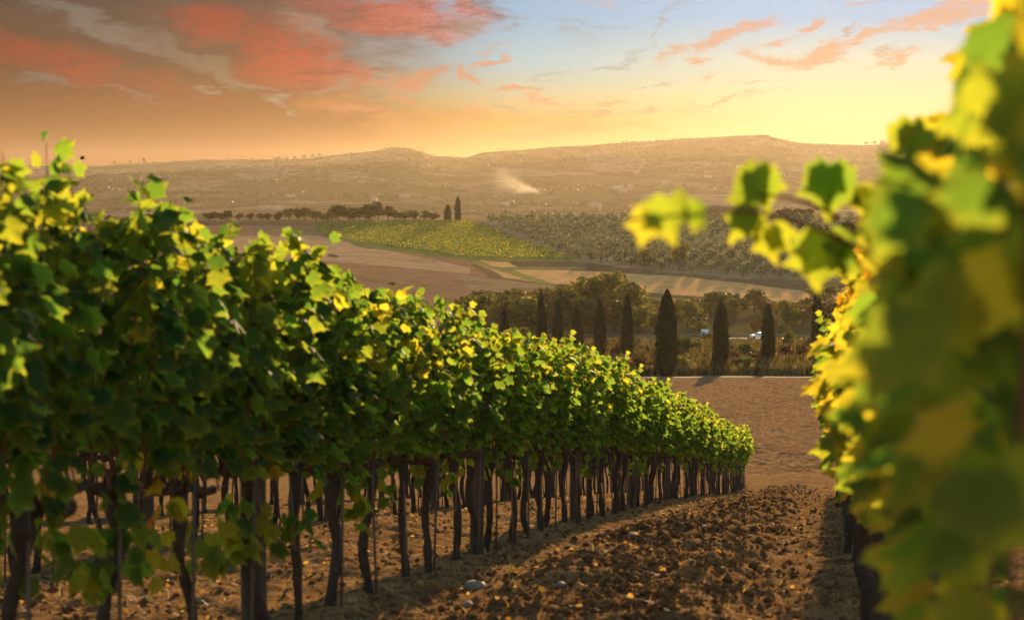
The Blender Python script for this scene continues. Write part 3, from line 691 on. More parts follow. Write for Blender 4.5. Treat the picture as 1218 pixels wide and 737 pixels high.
def quads_at(P, s, rng, stretch=1.0, up=0):
    """leafy faces at points P, sizes s, loosely oriented"""
    n = len(P); a = norm(rng.normal(size=(n, 3))); b = norm(np.cross(a, norm(rng.normal(size=(n, 3))))); 
    if up: a = norm(a * (1 - up) + np.array([0, 0, 1]) * up); b = norm(np.cross(a, norm(rng.normal(size=(n, 3)))))
    s = np.asarray(s)[:, None]; j = lambda: (1 + rng.uniform(-.35, .35, (n, 1)))
    V = np.stack([P - a * s * stretch * j(), P + b * s * .7 * j(), P + a * s * stretch * j(), P - b * s * .7 * j()], 1).reshape(-1, 3)
    return V, np.arange(n * 4).reshape(-1, 4)
def lobes_cloud(rng, n, lobes):
    """points in the shells of several lobes"""
    w = np.array([l[3] ** 2 for l in lobes]); k = rng.choice(len(lobes), n, p=w / w.sum()); d = norm(rng.normal(size=(n, 3)))
    r = rng.random(n) ** .28
    C = np.array([l[:3] for l in lobes])[k]; Rr = np.array([l[3] for l in lobes])[k]; sq = np.array([l[4] for l in lobes])[k]
    bump = 1 + .18 * np.sin(d[:, 0] * 7 + k) * np.cos(d[:, 1] * 6 + 2 * k) + .12 * np.sin(d[:, 2] * 11)
    P = C + d * (Rr * r * bump)[:, None] * np.stack([np.ones(n), np.ones(n), sq], 1); return P
def make_broad(seed, mat, h=8, w=7, n=1000, leaf=.33, low=.12, nl=9, name='tree', trunk=True):
    """every proto is about h high, its crown a heap of uneven lobes"""
    rng = np.random.default_rng(seed); root = empty(name)
    lobes = []
    for i in range(nl):
        a = rng.uniform(0, 6.28); rr = rng.random() ** .6 * w * .30; z = rng.uniform(low + .18, .80) * h; q = 1 - abs(z / h - .45) * .9
        lobes.append((math.cos(a) * rr * q, math.sin(a) * rr * q, z, w * rng.uniform(.15, .27) * (.75 + .5 * q), h / w * .62))
    P = lobes_cloud(rng, n, lobes); P[:, 2] = np.maximum(P[:, 2], h * low * rng.uniform(.4, 1, len(P)))
    V, Q = quads_at(P, rng.uniform(.6, 1.4, n) * leaf, rng); mk('crown', V, [Q], M[mat], root)
    if trunk:
        mb = MB(); mb.tube([(0, 0, -.4), (.05 * h * .3, 0, h * .2), (0, .02 * h, h * .45), (0, 0, h * .7)], [w * .035, w * .026, w * .018, w * .006], 7)
        for i in range(5):
            L = lobes[i]; mb.tube([(0, 0, h * .22), (L[0] * .5, L[1] * .5, (h * .25 + L[2]) / 2), (L[0], L[1], L[2])], [w * .016, w * .011, w * .004], 5)
        mb.build('trunk', M['tbark'], root, smooth=True)
    return root
def make_cypress(seed, h=12, w=2.9, n=3600, mat='cypress'):
    rng = np.random.default_rng(seed); root = empty('cypress_tree'); t = rng.random(n) ** .9
    prof = lambda t: np.interp(t, [0, .04, .12, .3, .55, .78, .9, .96, 1], [.5, .80, .95, 1.0, .92, .68, .44, .25, .03])
    a = rng.uniform(0, 6.283, n); bump = 1 + .12 * np.sin(a * 3 + t * 14 + seed) + .10 * np.sin(a * 5 - t * 31) + .08 * np.sin(t * 60 + a * 2) + rng.normal(0, .06, n)
    r = prof(t) * w / 2 * bump * (rng.random(n) ** .25)
    P = np.stack([r * np.cos(a), r * np.sin(a), .45 + t * (h - .6)], 1)
    V, Q = quads_at(P, rng.uniform(.5, 1.3, n) * .20, rng, 1.8, .75)
    mb = MB(); mb.add(V, None, Q)
    zz = np.linspace(0, 1, 14); mb.tube(np.stack([zz * 0, zz * 0, .5 + zz * (h - 1.0)], 1), prof(zz) * w * .36, 9, wob=.1, rng=rng)
    mb.build('crown', M[mat], root)
    tb = MB(); tb.tube([(0, 0, -.4), (0, 0, .3), (0, 0, 2)], [.2, .16, .1], 8); tb.build('trunk', M['tbark'], root, smooth=True)
    return root
def on_ground(o, x, y, sink=.1): o.location = (x, y, Hs(x, y) - sink)
def put(o, px, d, hgt, wid, ph, pw, rz=0):
    x = (px - CX) / F * d; on_ground(o, x, d); o.scale = (wid / pw, wid / pw, hgt / ph); o.rotation_euler = (0, 0, rz); return o

def build_cypresses():
    R = random.Random(8); P = [make_cypress(i) for i in range(4)]
    used = set()
    def get(i):
        p = P[i % 4]
        if i % 4 in used: return copy_tree(p)
        used.add(i % 4); return p
    # x, distance, top y, width px, label
    L = [(793, 262, 345, 27, 'tallest and broadest dark cypress, its foot at the pale path end'),
         (857, 283, 356, 20, 'dark cypress beside the white road sign'),
         (914, 305, 362, 17, 'slim dark cypress just past the white car'),
         (972, 332, 343, 14, 'dark cypress rising beside the right row of vines'),
         (746, 318, 351, 15, 'cypress next left of the tallest and broadest cypress'),
         (714, 322, 355, 16, 'cypress in front of the big green trees, second left of the tallest'),
         (687, 330, 364, 16, 'shorter cypress in the middle of the left cluster above the vines'),
         (664, 326, 357, 14, 'cypress close beside the leftmost tall cypress above the vines'),
         (645, 312, 345, 13, 'leftmost of the tall cypresses standing above the vines'),
         (600, 300, 366, 14, 'low cypress tip showing just above the vines, left of the tall ones'),
         (499, 290, 349, 12, 'tiny cypress tip peeping over the vines, farthest left')]
    for i, (px, d, ty, w, lab) in enumerate(L):
        x = (px - CX) / F * d; top = -(ty - HY) / F * d; g = Hs(x, d)
        o = get(i); on_ground(o, x, d, .05); hh = top - g; ww = w * d / F * .92
        o.scale = (ww / 2.9, ww / 2.9, hh / 12); o.rotation_euler = (R.uniform(-.02, .02), R.uniform(-.02, .02), R.uniform(0, 6)); tagk(o, None, lab, 'cypress', 'cypresses below the vineyard')
    for i, (px, ty, w, lab) in enumerate([(532.5, 243, 8.5, 'shorter and rounder of the two hilltop cypresses'), (544.5, 233, 7, 'taller slender one of the two hilltop cypresses')]):
        d = 1010; x = (px - CX) / F * d; top = -(ty - HY) / F * d; o = get(i + 1); on_ground(o, x, d, .05); o.scale = (w * d / F / 2.9, w * d / F / 2.9, (top - Hs(x, d)) / 12)
        tagk(o, None, lab, 'cypress', 'two cypresses on the hilltop')
build_cypresses()

def build_trees():
    R = random.Random(12); rng = np.random.default_rng(77)
    B = {k: [make_broad(200 + 10 * j + i, k, n=nn) for i in range(ni)] for j, (k, ni, nn) in enumerate((('dark', 3, 1300), ('green', 3, 1300), ('rust', 2, 1000)))}
    used = set()
    def get(k):
        L = B[k]; p = L[R.randrange(len(L))]
        if p.name in used: return copy_tree(p)
        used.add(p.name); return p
    def tree(k, px, d, hpx=None, wpx=None, h=None, w=None, lab='', grp='', cat='tree'):
        h = h if h else hpx * d / F; w = w if w else wpx * d / F
        o = get(k); put(o, px, d, h, w, 8 * .92, 7 * .92, R.uniform(0, 6)); tagk(o, None, lab, cat, grp); return o
    G = 'trees and bushes along the valley road'
    big = [('green', 708, 485, 64, 62, 'largest rounded green tree, behind the cypress cluster'), ('green', 748, 500, 52, 46, 'second large green tree, right next to the largest'),
           ('dark', 675, 500, 48, 42, 'dark green tree left of the largest green tree'), ('dark', 730, 520, 60, 50, 'dark tree behind the two large green trees'),
           ('green', 625, 470, 40, 48, 'grey green bush mound just above the vines'), ('dark', 600, 500, 36, 40, 'low dark bush above the vines, left end of the wood')]
    for k, px, d, hp, wp, lab in big: tree(k, px, d, hp, wp, lab=lab, grp=G)
    for i in range(120):
        px = R.uniform(560, 1120); d = R.uniform(445, 585); k = R.choice(['dark', 'dark', 'green', 'rust'])
        if px > 760: h = R.uniform(3.5, 8.5) if d > 480 else R.uniform(2.5, 5)
        else: h = R.uniform(4.5, 10)
        w = h * R.uniform(.9, 1.5)
        col = {'dark': 'dark green', 'green': 'olive green', 'rust': 'russet brown'}[k]
        where = 'left of the tall cypresses' if px < 640 else 'behind the cluster of cypresses' if px < 770 else 'between the sign and the tallest cypress' if px < 850 else 'behind the road by the white car' if px < 930 else 'beyond the road at the right'
        tree(k, px, d, h=h, w=w, lab=f'{col} bush of the thicket {where}', grp=f'{col} bushes {where}', cat='bush')
    tree('rust', 841, 428, h=1.7, w=5.2, lab='low red brown bush under the white road sign', grp='roadside bushes', cat='bush')
    tree('green', 768.5, 742, 21, 17, lab='smaller round green tree below the olive grove', grp='two round trees below the olives')
    tree('green', 808, 735, 29, 27, lab='bigger round green tree below the olive grove', grp='two round trees below the olives')
    # tree line on the hilltop
    G = 'tree line on the hilltop'
    tl = [(285, 9, 14, 'rust'), (298, 10, 12, 'rust'), (308, 9, 12, 'dark'), (318, 10, 14, 'rust'), (331, 12, 16, 'rust'), (343, 14, 16, 'green'), (354, 15, 14, 'rust'), (363, 15, 18, 'green'), (376, 13, 15, 'dark'), (390, 12, 18, 'green'),
          (403, 20, 26, 'dark'), (415, 18, 22, 'dark'), (428, 16, 20, 'dark'), (440, 20, 20, 'dark'), (450, 23, 20, 'dark'), (461, 18, 16, 'dark'), (470, 14, 16, 'green'), (482, 12, 14, 'green'), (493, 13, 18, 'dark'), (506, 12, 16, 'dark'), (518, 10, 14, 'dark'), (421, 12, 18, 'green'), (395, 10, 16, 'green'), (440, 11, 16, 'green')]
    for i, (px, hp, wp, k) in enumerate(sorted(tl)):
        col = {'dark': 'dark green', 'green': 'olive green', 'rust': 'russet'}[k]; size = 'tall' if hp > 15 else 'low'
        tree(k, px, 1012 + R.uniform(-8, 14), hp, wp, lab=f'{size} {col} tree, {i+1} from the left in the hilltop tree line', grp=G)
    for i in range(14):
        tree(R.choice(['dark', 'rust']), R.uniform(60, 285), 1015, R.uniform(7, 14), R.uniform(10, 18), lab='hilltop tree mostly hidden behind the near vines at left', grp='hilltop trees behind the vines')
    # clipped block of trees on the far hilltop
    root = empty('tree_block'); d = 1003; x = (946 - CX) / F * d; on_ground(root, x, d, .3)
    n = 4200; P = np.stack([rng.uniform(-1, 1, n), rng.uniform(-1, 1, n), rng.random(n)], 1); P[:, 2] = np.where(rng.random(n) < .5, 1 - (1 - P[:, 2]) * .25, P[:, 2])
    P = P * np.array([10.5, 4.5, 7.2]) + np.array([0, 0, .2]); P[:, 2] += .5 * np.sin(P[:, 0] * .9) * (P[:, 2] > 5) - .5 * (np.abs(P[:, 0]) > 9.3) * (P[:, 2] > 5)
    V, Q = quads_at(P, rng.uniform(.6, 1.3, n) * .45, rng); mk('crown', V, [Q], M['rust'], root)  # autumn foliage colour stands in for the orange light on the block
    mb = MB()
    for i in range(6): mb.tube([(-9 + i * 3.6, 0, -.5), (-9 + i * 3.6, 0, 2), (-9 + i * 3.6, .3, 6)], [.25, .2, .08], 6)
    mb.build('trunk', M['tbark'], root); tagk(root, None, 'block shaped clump of orange lit trees above the olive grove', 'trees')
    # olive grove
    OL = [make_broad(300 + i, 'olive', h=5, w=5.4, n=330, leaf=.34, low=.14, nl=6, name='olive_tree') for i in range(5)]
    pts = []
    for iy in np.arange(650, 1018, 8.6):
        for ix in np.arange(-60, 420, 7.8):
            x = ix + (iy * .25) % 6.2 + R.uniform(-.8, .8) + (iy - 650) * -.05; y = iy + R.uniform(-.8, .8)
            px = x / y * F + CX; py = HY - Hs(x, y) / y * F
            if px < 1235 and poly_in(np.array([px]), np.array([py]), POLY_O)[0] and py > 258: pts.append((x, y))
    pts.sort(key=lambda p: p[1]); used2 = set()
    for i, (x, y) in enumerate(pts[:290]):
        p = OL[i % 5]
        if i >= 5: p = copy_tree(p)
        s = R.uniform(.95, 1.35); on_ground(p, x, y); p.scale = (s, s, s * R.uniform(.85, 1.1)); p.rotation_euler = (0, 0, R.uniform(0, 6))
        tagk(p, None, 'round grey green olive tree in the lower rows of the hillside grove', 'olive tree', 'olive trees of the hillside grove')
    VV = []; n0 = 0; QQ = []
    base = [np.array([v.co[:] for v in o.children[0].data.vertices]) for o in OL]
    for (x, y) in pts[290:]:
        b = base[R.randrange(5)].reshape(-1, 4, 3); b = b[::2].reshape(-1, 3); a = R.uniform(0, 6); s = R.uniform(.95, 1.35); co, si = math.cos(a) * s, math.sin(a) * s
        w = np.stack([b[:, 0] * co - b[:, 1] * si, b[:, 0] * si + b[:, 1] * co, b[:, 2] * s], 1) + (x, y, Hs(x, y)); VV.append(w); QQ.append(np.arange(len(w)).reshape(-1, 4) + n0); n0 += len(w)
    o = mk('olive_grove', np.concatenate(VV), [np.concatenate(QQ)], M['olive']); tagk(o, 'stuff', 'mass of grey green olive trees on the upper slope of the far hill', 'olive grove', )
    # rows of the far vineyard
    P = []
    for c in np.arange(-220, 160, 3.0):
        ys = np.arange(760, 1012, .85); xs = c + (ys - 880) * .32
        px = xs / ys * F + CX; py = HY - H(xs, ys) / ys * F; k = poly_in(px, py, POLY_V)
        P.append(np.stack([xs[k], ys[k], H(xs[k], ys[k])], 1))
    P = np.concatenate(P); n = len(P); P = P + rng.normal(0, 1, (n, 3)) * (.22, .3, .25) + (0, 0, .95)
    P = np.concatenate([P, P + rng.normal(0, 1, (n, 3)) * (.15, .3, .3) + (0, 0, .2)])
    V, Q = quads_at(P, rng.uniform(.5, 1.1, len(P)) * .42, rng); o = mk('vineyard_rows', V, [Q], M['yrow']); tagk(o, 'stuff', 'green and yellow rows of the vineyard on the far hillside', 'vineyard')
    # reeds and rough growth below the cypresses
    n = 30000; d = rng.uniform(268, 424, n) ; px = rng.uniform(560, 1160, n); x = (px - CX) / F * d; k = fbm(x / 9, d / 9, 3, 3) > -.10 ; x = x[k]; d = d[k]
    hh = .72 * (1.6 + 2.2 * (fbm(x / 14, d / 14, 3, 13) + .5)) * np.interp(d, [268, 285, 390, 424], [.9, 1.2, .8, .45]) * rng.uniform(.6, 1.1, len(x))
    z = H(x, d); Vs = []
    a = rng.uniform(0, 3.14, len(x)); w = rng.uniform(.12, .4, len(x)); dx = np.cos(a) * w; dy = np.sin(a) * w; lx = rng.normal(0, .35, len(x))
    Vs = np.stack([np.stack([x - dx * .6, d - dy * .6, z - .1], 1), np.stack([x + dx * .6, d + dy * .6, z - .1], 1), np.stack([x + dx + lx * .6, d + dy, z + hh * .7], 1), np.stack([x + lx, d, z + hh], 1), np.stack([x - dx + lx * .6, d - dy, z + hh * .65], 1)], 1).reshape(-1, 3)
    o = mk('reeds', Vs, [np.arange(len(x) * 5).reshape(-1, 5)], M['reed']); tagk(o, 'stuff', 'tall dry reeds and rough grass between the cypresses and the road', 'reeds')
    for i in range(80):
        px_ = R.uniform(600, 1120); d_ = R.uniform(275, 400); k_ = R.choice(['green', 'dark', 'rust'])
        o = tree(k_, px_, d_, h=R.uniform(2.2, 4.6), w=R.uniform(2.5, 5), lab='low scrubby bush among the reeds below the cypresses', grp='scrub bushes among the reeds', cat='bush')
    # pylons of the hilltop and ridge trees
    for i, (px, h) in enumerate(((514, 9), (548, 9), (628, 7), (647, 9))):
        mb = MB(); mb.tube([(0, 0, -.5), (0, 0, h)], [.14, .09], 6); root = empty('utility_pole'); mb.build('pole', M['stake'], root)
        ca = MB(); ca.box((0, 0, h - .5), (1.2, .12, .12)); ca.build('crossarm', M['stake'], root)
        on_ground(root, (px - CX) / F * 1018, 1018); tagk(root, None, f'thin utility pole on the hilltop, {ORD[i]} from the left', 'utility pole', 'utility poles on the hilltop')
    for i, (px, hp, wp) in enumerate([(136, 4, 5), (155, 4, 4), (171, 5, 5), (326, 3, 4), (332, 3, 5), (342, 3, 4), (351, 3, 5), (362, 4, 6), (371, 4, 5), (380, 4, 6), (300, 2.5, 5), (78, 3, 8), (1040, 4, 6), (1030, 3, 6)]):
        d = 5985; tree('dark', px, d, hp * 1.3, wp, lab=f'tiny lone tree on the skyline ridge, {i+1} in order' if 0 else 'tiny dark tree on the skyline of the far ridge', grp='tiny trees on the far ridge')
    # woods on the far hills
    n = 5200; x = rng.uniform(-2300, 2300, n); y = rng.uniform(2700, 5990, n); w = fbm(x / 240, y / 240, 4, 50) + .25 * sstep(4800, 5900, y); k = w > .05; x = x[k]; y = y[k]
    P = np.stack([x, y, H(x, y)], 1); m = len(P); rep = 16
    P = np.repeat(P, rep, 0) + rng.normal(0, 1, (m * rep, 3)) * (16, 14, 1.4) + (0, 0, 2.0)
    M['far_wood'] = mat_tree('far_wood', [(0, (.020, .028, .012)), (1, (.045, .052, .020))], .04)
    V, Q = quads_at(P, rng.uniform(1.6, 3.6, len(P)), rng); tagk(mk('far_woods', V, [Q], M['far_wood']), 'stuff', 'hazy patches of woodland scattered over the distant hills', 'woodland')
build_trees()

# ------------------------------------------------------------------ road, sign, car, path
M['asphalt'] = mat_plain('asphalt', (.06, .057, .052), .9, .2, .5, .1, spec=0)
M['pale'] = mat_plain('pale_gravel', (.30, .24, .17), .9, .2, 2, .2)
M['white'] = mat_plain('white_paint', (.78, .78, .77), .4, .05, 2, 0)
M['paintcar'] = mat_plain('car_white', (.78, .78, .78), .25, .02, 2, 0, spec=.6)
M['glassd'] = mat_plain('dark_glass', (.02, .025, .03), .08, .1, 2, 0, spec=.8)
M['rubber'] = mat_plain('rubber', (.02, .02, .02), .8, .1, 8, .1)
M['steel'] = mat_plain('galvanised', (.13, .13, .125), .8, .2, 6, .1, spec=.05)
M['teal'] = mat_plain('sign_teal', (.16, .34, .34), .5, .1, 2, 0)
M['redlamp'] = mat_plain('tail_lamp', (.4, .02, .02), .3, .1, 2, 0)
def strip(name, pts, w, mat, lift):
    pts = np.array(pts, float); tan = np.gradient(pts, axis=0); tan /= np.linalg.norm(tan, axis=1)[:, None]; nrm = np.stack([-tan[:, 1], tan[:, 0]], 1)
    R = []
    for k in (-.5, -.17, .17, .5):
        q = pts + nrm * w * k; R.append(np.stack([q[:, 0], q[:, 1], H(q[:, 0], q[:, 1]) + lift], 1))
    V = np.stack(R, 1).reshape(-1, 3); n = len(pts); Q = [(i * 4 + j, i * 4 + j + 1, (i + 1) * 4 + j + 1, (i + 1) * 4 + j) for i in range(n - 1) for j in range(3)]
    return tagk(mk(name, V, [np.array(Q)], mat, smooth=True), 'structure')
def road_y(x): return 431 + .03 * x
def build_road():
    xs = np.arange(-160, 240, 4.0); strip('road', np.stack([xs, road_y(xs)], 1), 7, M['asphalt'], .10)
    strip('road_edge_line', np.stack([xs, road_y(xs) - 3.2], 1), .15, M['white'], .115)
    xs = np.arange(-40, 58, 2.0); strip('path', np.stack([xs, 258.5 + .05 * (xs - 20)], 1), 1.6, M['pale'], .06)
    # guard rail
    root = empty('guard_rail'); x0 = -30; mb = MB(); xs = np.arange(-30, 120, 4.0); yy = road_y(xs) + 4.2
    P = np.stack([xs, yy, H(xs, yy)], 1)
    for dz, r in ((.62, .07), (.76, .07)): mb.tube(P + (0, 0, dz), r, 5)
    root.location = (0, 0, 0); mb.build('rail', M['steel'], root)
    for p in P: 
        q = MB(); q.box(p + (0, .12, .35), (.10, .10, .85)); q.build('post', M['steel'], root)
    tagk(root, None, 'grey metal guard rail along the far side of the valley road', 'guard rail')
    # sign
    d = 428; x = (838.5 - CX) / F * d; root = empty('road_sign', (x, d, Hs(x, d)))
    top = -(391.5 - HY) / F * d - root.location.z; mb = MB(); mb.box((0, 0, top - .85), (1.75, .06, 1.7)); mb.build('panel', M['white'], root)
    mb = MB(); mb.box((-.35, -.037, top - 1.0), (.75, .008, .9)); mb.build('teal_field', M['teal'], root)
    for s in (-.6, .6):
        mb = MB(); mb.tube([(s, .07, -.3), (s, .07, top - .1)], .045, 8); mb.build('leg', M['steel'], root)
    tagk(root, None, 'small white rectangular road sign with a teal field above a red bush', 'road sign')
    # car
    cx_, d = (904 - CX) / F * 425, 427.5; root = empty('parked_car', (cx_, d, Hs(cx_, d) + .13), math.radians(8))
    prof = [(-2.1, .35), (-2.12, .62), (-2.0, .88), (-1.55, .98), (-.95, 1.0), (-.35, 1.42), (.2, 1.50), (1.0, 1.46), (1.65, 1.08), (2.0, .95), (2.08, .6), (2.05, .35), (1.7, .27), (-1.7, .27)]
    def extr(pf, w, inset=.0):
        n = len(pf); V = [(a, -w, z) for a, z in pf] + [(a, w, z) for a, z in pf]
        for i, (a, z) in enumerate(pf):
            if z > 1.02: V[i] = (a, -w + .18, z); V[n + i] = (a, w - .18, z)
        return V, n
    V, n = extr(prof, .86); me = bpy.data.meshes.new('body'); me.from_pydata(V, [], [tuple(range(n)), tuple(range(2 * n - 1, n - 1, -1))] + [(i, n + i, n + (i + 1) % n, (i + 1) % n) for i in range(n)]); me.materials.append(M['paintcar'])
    b = bpy.data.objects.new('body', me); COL.objects.link(b); b.parent = root; bv = b.modifiers.new('b', 'BEVEL'); bv.width = .05; bv.segments = 2; bv.angle_limit = .5
    for nm, quad in (('side_window', [(-.75, 1.06), (-.33, 1.37), (.2, 1.43), (.2, 1.06)]), ('side_window', [(.28, 1.06), (.28, 1.43), (.95, 1.39), (1.35, 1.1)])):
        for s in (-1, 1):
            q = [(a, s * (.866 - (.18 if z > 1.1 else .02)), z) for a, z in quad]; q2 = [(a, y + s * .012, z) for a, y, z in q]
            V = [(a, y + s * .02, z) for a, y, z in q] + [(a, y - s * .01, z) for a, y, z in q]
            mk(nm, V, [np.array([(0, 1, 2, 3), (4, 7, 6, 5), (0, 4, 5, 1), (1, 5, 6, 2), (2, 6, 7, 3), (3, 7, 4, 0)])], M['glassd'], root)
    ws = [(-.98, -.7, 1.02), (-.98, .7, 1.02), (-.40, .6, 1.42), (-.40, -.6, 1.42)]; V = [(a - .015, y, z + .02) for a, y, z in ws] + [(a + .03, y, z - .02) for a, y, z in ws]
    mk('windscreen', V, [np.array([(0, 1, 2, 3), (4, 7, 6, 5), (0, 4, 5, 1), (1, 5, 6, 2), (2, 6, 7, 3), (3, 7, 4, 0)])], M['glassd'], root)
    for a in (-1.3, 1.3):
        for s in (-.8, .8):
            mb = MB(); mb.tube([(a, s - .1, .31), (a, s + .1, .31)], .31, 18); w = mb.build('wheel', M['rubber'], root)
            mb = MB(); mb.tube([(a, s + .105 * (1 if s > 0 else -1), .31), (a, s + .115 * (1 if s > 0 else -1), .31)], .19, 12); mb.build('rim', M['steel'], w)
    for s in (-.6, .6):
        mb = MB(); mb.box((-2.10, s, .72), (.06, .32, .14)); mb.build('headlight', M['steel'], root)
        mb = MB(); mb.box((2.06, s, .78), (.06, .28, .16)); mb.build('tail_light', M['redlamp'], root)
    tagk(root, None, 'white car on the valley road, half behind a slim cypress', 'car')
build_road()

# ------------------------------------------------------------------ far buildings, bird, smoke
M['plaster'] = mat_plain('plaster', (.42, .35, .27), .9, .1, .3, 0)
M['stone'] = mat_plain('castle_stone', (.22, .17, .12), .9, .2, .2, 0)
M['tile'] = mat_plain('roof_tile', (.30, .13, .08), .9, .2, .5, 0)
M['win'] = mat_plain('window_dark', (.04, .035, .03), .3, .1, 1, 0)
M['bird'] = mat_plain('bird_feather', (.03, .025, .02), .8, .2, 20, 0)
def build_far():
    R = random.Random(5)
    def house(px, py, w, d_, h, i, tower=False):
        x, y, z = ground_at(px, py, 2400); root = empty('farmhouse', (x, y, z - .5), R.uniform(-.6, .6))
        mb = MB(); mb.box((0, 0, h / 2), (w, d_, h)); mb.build('wall', M['plaster'], root)
        e = .6; V = [(-w / 2 - e, -d_ / 2 - e, h), (w / 2 + e, -d_ / 2 - e, h), (w / 2 + e, d_ / 2 + e, h), (-w / 2 - e, d_ / 2 + e, h), (-w / 2 - e, 0, h + d_ * .28), (w / 2 + e, 0, h + d_ * .28)]
        me = bpy.data.meshes.new('roof'); me.from_pydata(V, [], [(0, 1, 5, 4), (2, 3, 4, 5), (0, 4, 3), (1, 2, 5), (0, 3, 2, 1)]); me.materials.append(M['tile']); o = bpy.data.objects.new('roof', me); COL.objects.link(o); o.parent = root; o.location.z = .01
        for q in range(3):
            for zz in (.3, .7):
                mb = MB(); mb.box(((q - 1) * w * .3, -d_ / 2 - .02, h * zz), (1.0, .1, 1.4)); mb.build('window', M['win'], root)
        return root
    spots = [(640, 228, 'pale farmhouse just right of the smoke plume'), (758, 207, 'far pale house, upper one left of the village'), (735, 226, 'pale house at the left end of the valley village'), (742, 229, 'second house of the valley village'), (750, 226, 'long white house in the middle of the valley village'),
             (708, 247, 'pale building below the village near the olive grove'), (880, 200, 'bright house high on the right hillside'), (886, 203, 'lower of two bright houses on the right hillside'), (792, 219, 'lone house right of the village'), (330, 250, 'pale building on the left plain'), (345, 236, 'reddish farm on the left slope'), (312, 250, 'second pale building on the left plain'),
             (445, 240, 'pale house on the plain above the tree line'), (600, 245, 'house on the plain right of the cypresses'), (480, 236, 'small house above the hilltop trees'), (1046, 190, 'bright house below the ridge castle'), (842, 212, 'house behind the blurred hanging leaves')]
    for i, (px, py, lab) in enumerate(spots):
        o = house(px, py, R.uniform(11, 20), R.uniform(8, 10), R.uniform(6, 8.5), i); tagk(o, None, lab, 'house', 'houses on the distant hills')
    d = 5990; x = (1056 - CX) / F * d; root = empty('castle', (x, d, Hs(x, d) - 2))
    def blk(nm, cx_, w, h, dd=20):
        mb = MB(); mb.box((cx_, 0, h / 2), (w, dd, h)); k = int(w // 5)
        for j in range(k): mb.box((cx_ - w / 2 + (j + .5) * w / k, -dd / 2 + 1, h + .8), (w / k * .5, 1.6, 1.6))
        mb.build(nm, M['stone'], root)
    blk('keep', -18, 14, 16); blk('wall', 0, 26, 11, 18); blk('wall', 19, 16, 13, 19); blk('tower', 26.5, 6, 22, 6.5); blk('tower', -26.4, 5, 13, 5.5)
    tagk(root, None, 'old castle with towers silhouetted on the right ridge', 'castle')
    # bird
    d = 95; x = (97.5 - CX) / F * d; z = -(189 - HY) / F * d
    root = empty('flying_bird', (x, d, z), .5); mb = MB(); mb.tube([(-.17, 0, -.02), (-.08, 0, 0), (.03, 0, .01), (.12, 0, .03), (.16, 0, .03), (.19, 0, .02)], [.004, .035, .042, .026, .020, .003], 8)
    mb.add([(-.17, -.0, -.02), (-.28, -.05, -.02), (-.29, .05, -.02), (-.17, 0, -.005)], [(0, 1, 2), (3, 2, 1), (0, 2, 3), (0, 3, 1)]); mb.build('body', M['bird'], root, smooth=True)
    for s in (-1, 1):
        V = [(.08, s * .03, .02), (.09, s * .18, .11), (.02, s * .36, .20), (-.03, s * .20, .11), (-.06, s * .03, .02)]; V += [(a, b, c - .01) for a, b, c in V]
        mk('wing', V, [np.array([(0, 1, 2, 3), (0, 3, 4, 4), (5, 8, 7, 6)])[[0, 2]], np.array([(0, 3, 4), (5, 9, 8)]), np.array([(i, i + 5, (i + 1) % 5 + 5, (i + 1) % 5) for i in range(5)])], M['bird'], root)
    tagk(root, None, 'small dark bird flying above the left vines', 'bird')
    # smoke
    x, y, z = ground_at(643, 231, 2400); w = 62 * y / F
    m, N = new_mat('smoke'); co = obj_co(N); pv = N.n.new('ShaderNodeVolumePrincipled'); pv.inputs['Color'].default_value = (.92, .88, .8, 1); pv.inputs['Anisotropy'].default_value = .5
    n = N.noise(N.mapping(co, scale=(1, 1, 1.6)), .035, 5, .6, .5); s = N.n.new('ShaderNodeSeparateXYZ'); N.l.new(co, s.inputs[0])
    t = N.m('DIVIDE', N.m('MULTIPLY', s.outputs[0], -1), w)        # 0 at the fire .. 1 downwind
    cz = N.m('MULTIPLY', N.m('POWER', N.m('MAXIMUM', t, 0.0), .8), 34); rad = N.m('MULTIPLY_ADD', t, 40, 5)
    dz = N.m('DIVIDE', N.m('SUBTRACT', s.outputs[2], cz), rad); dy = N.m('DIVIDE', s.outputs[1], rad)
    rr = N.m('SQRT', N.m('ADD', N.m('MULTIPLY', dz, dz), N.m('MULTIPLY', dy, dy)))
    den = N.m('MULTIPLY', N.ss(N.m('ADD', rr, N.m('MULTIPLY', N.m('SUBTRACT', n, .5), 2.2)), 1.0, .2), N.m('MULTIPLY', N.ss(t, 1.05, .3), N.m('DIVIDE', .17, N.m('ADD', rad, 10.0))))
    N.put(pv.inputs['Density'], N.m('MULTIPLY', den, N.ss(t, -.02, .03)))
    o = N.n.new('ShaderNodeOutputMaterial'); N.l.new(pv.outputs[0], o.inputs['Volume'])
    mb = MB(); mb.box((-w / 2, 0, 38), (w * 1.1, 100, 84)); s_ = mb.build('smoke', m); s_.location = (x, y, z); tagk(s_, 'stuff', 'white smoke drifting from a fire in the distant valley', 'smoke')
build_far()

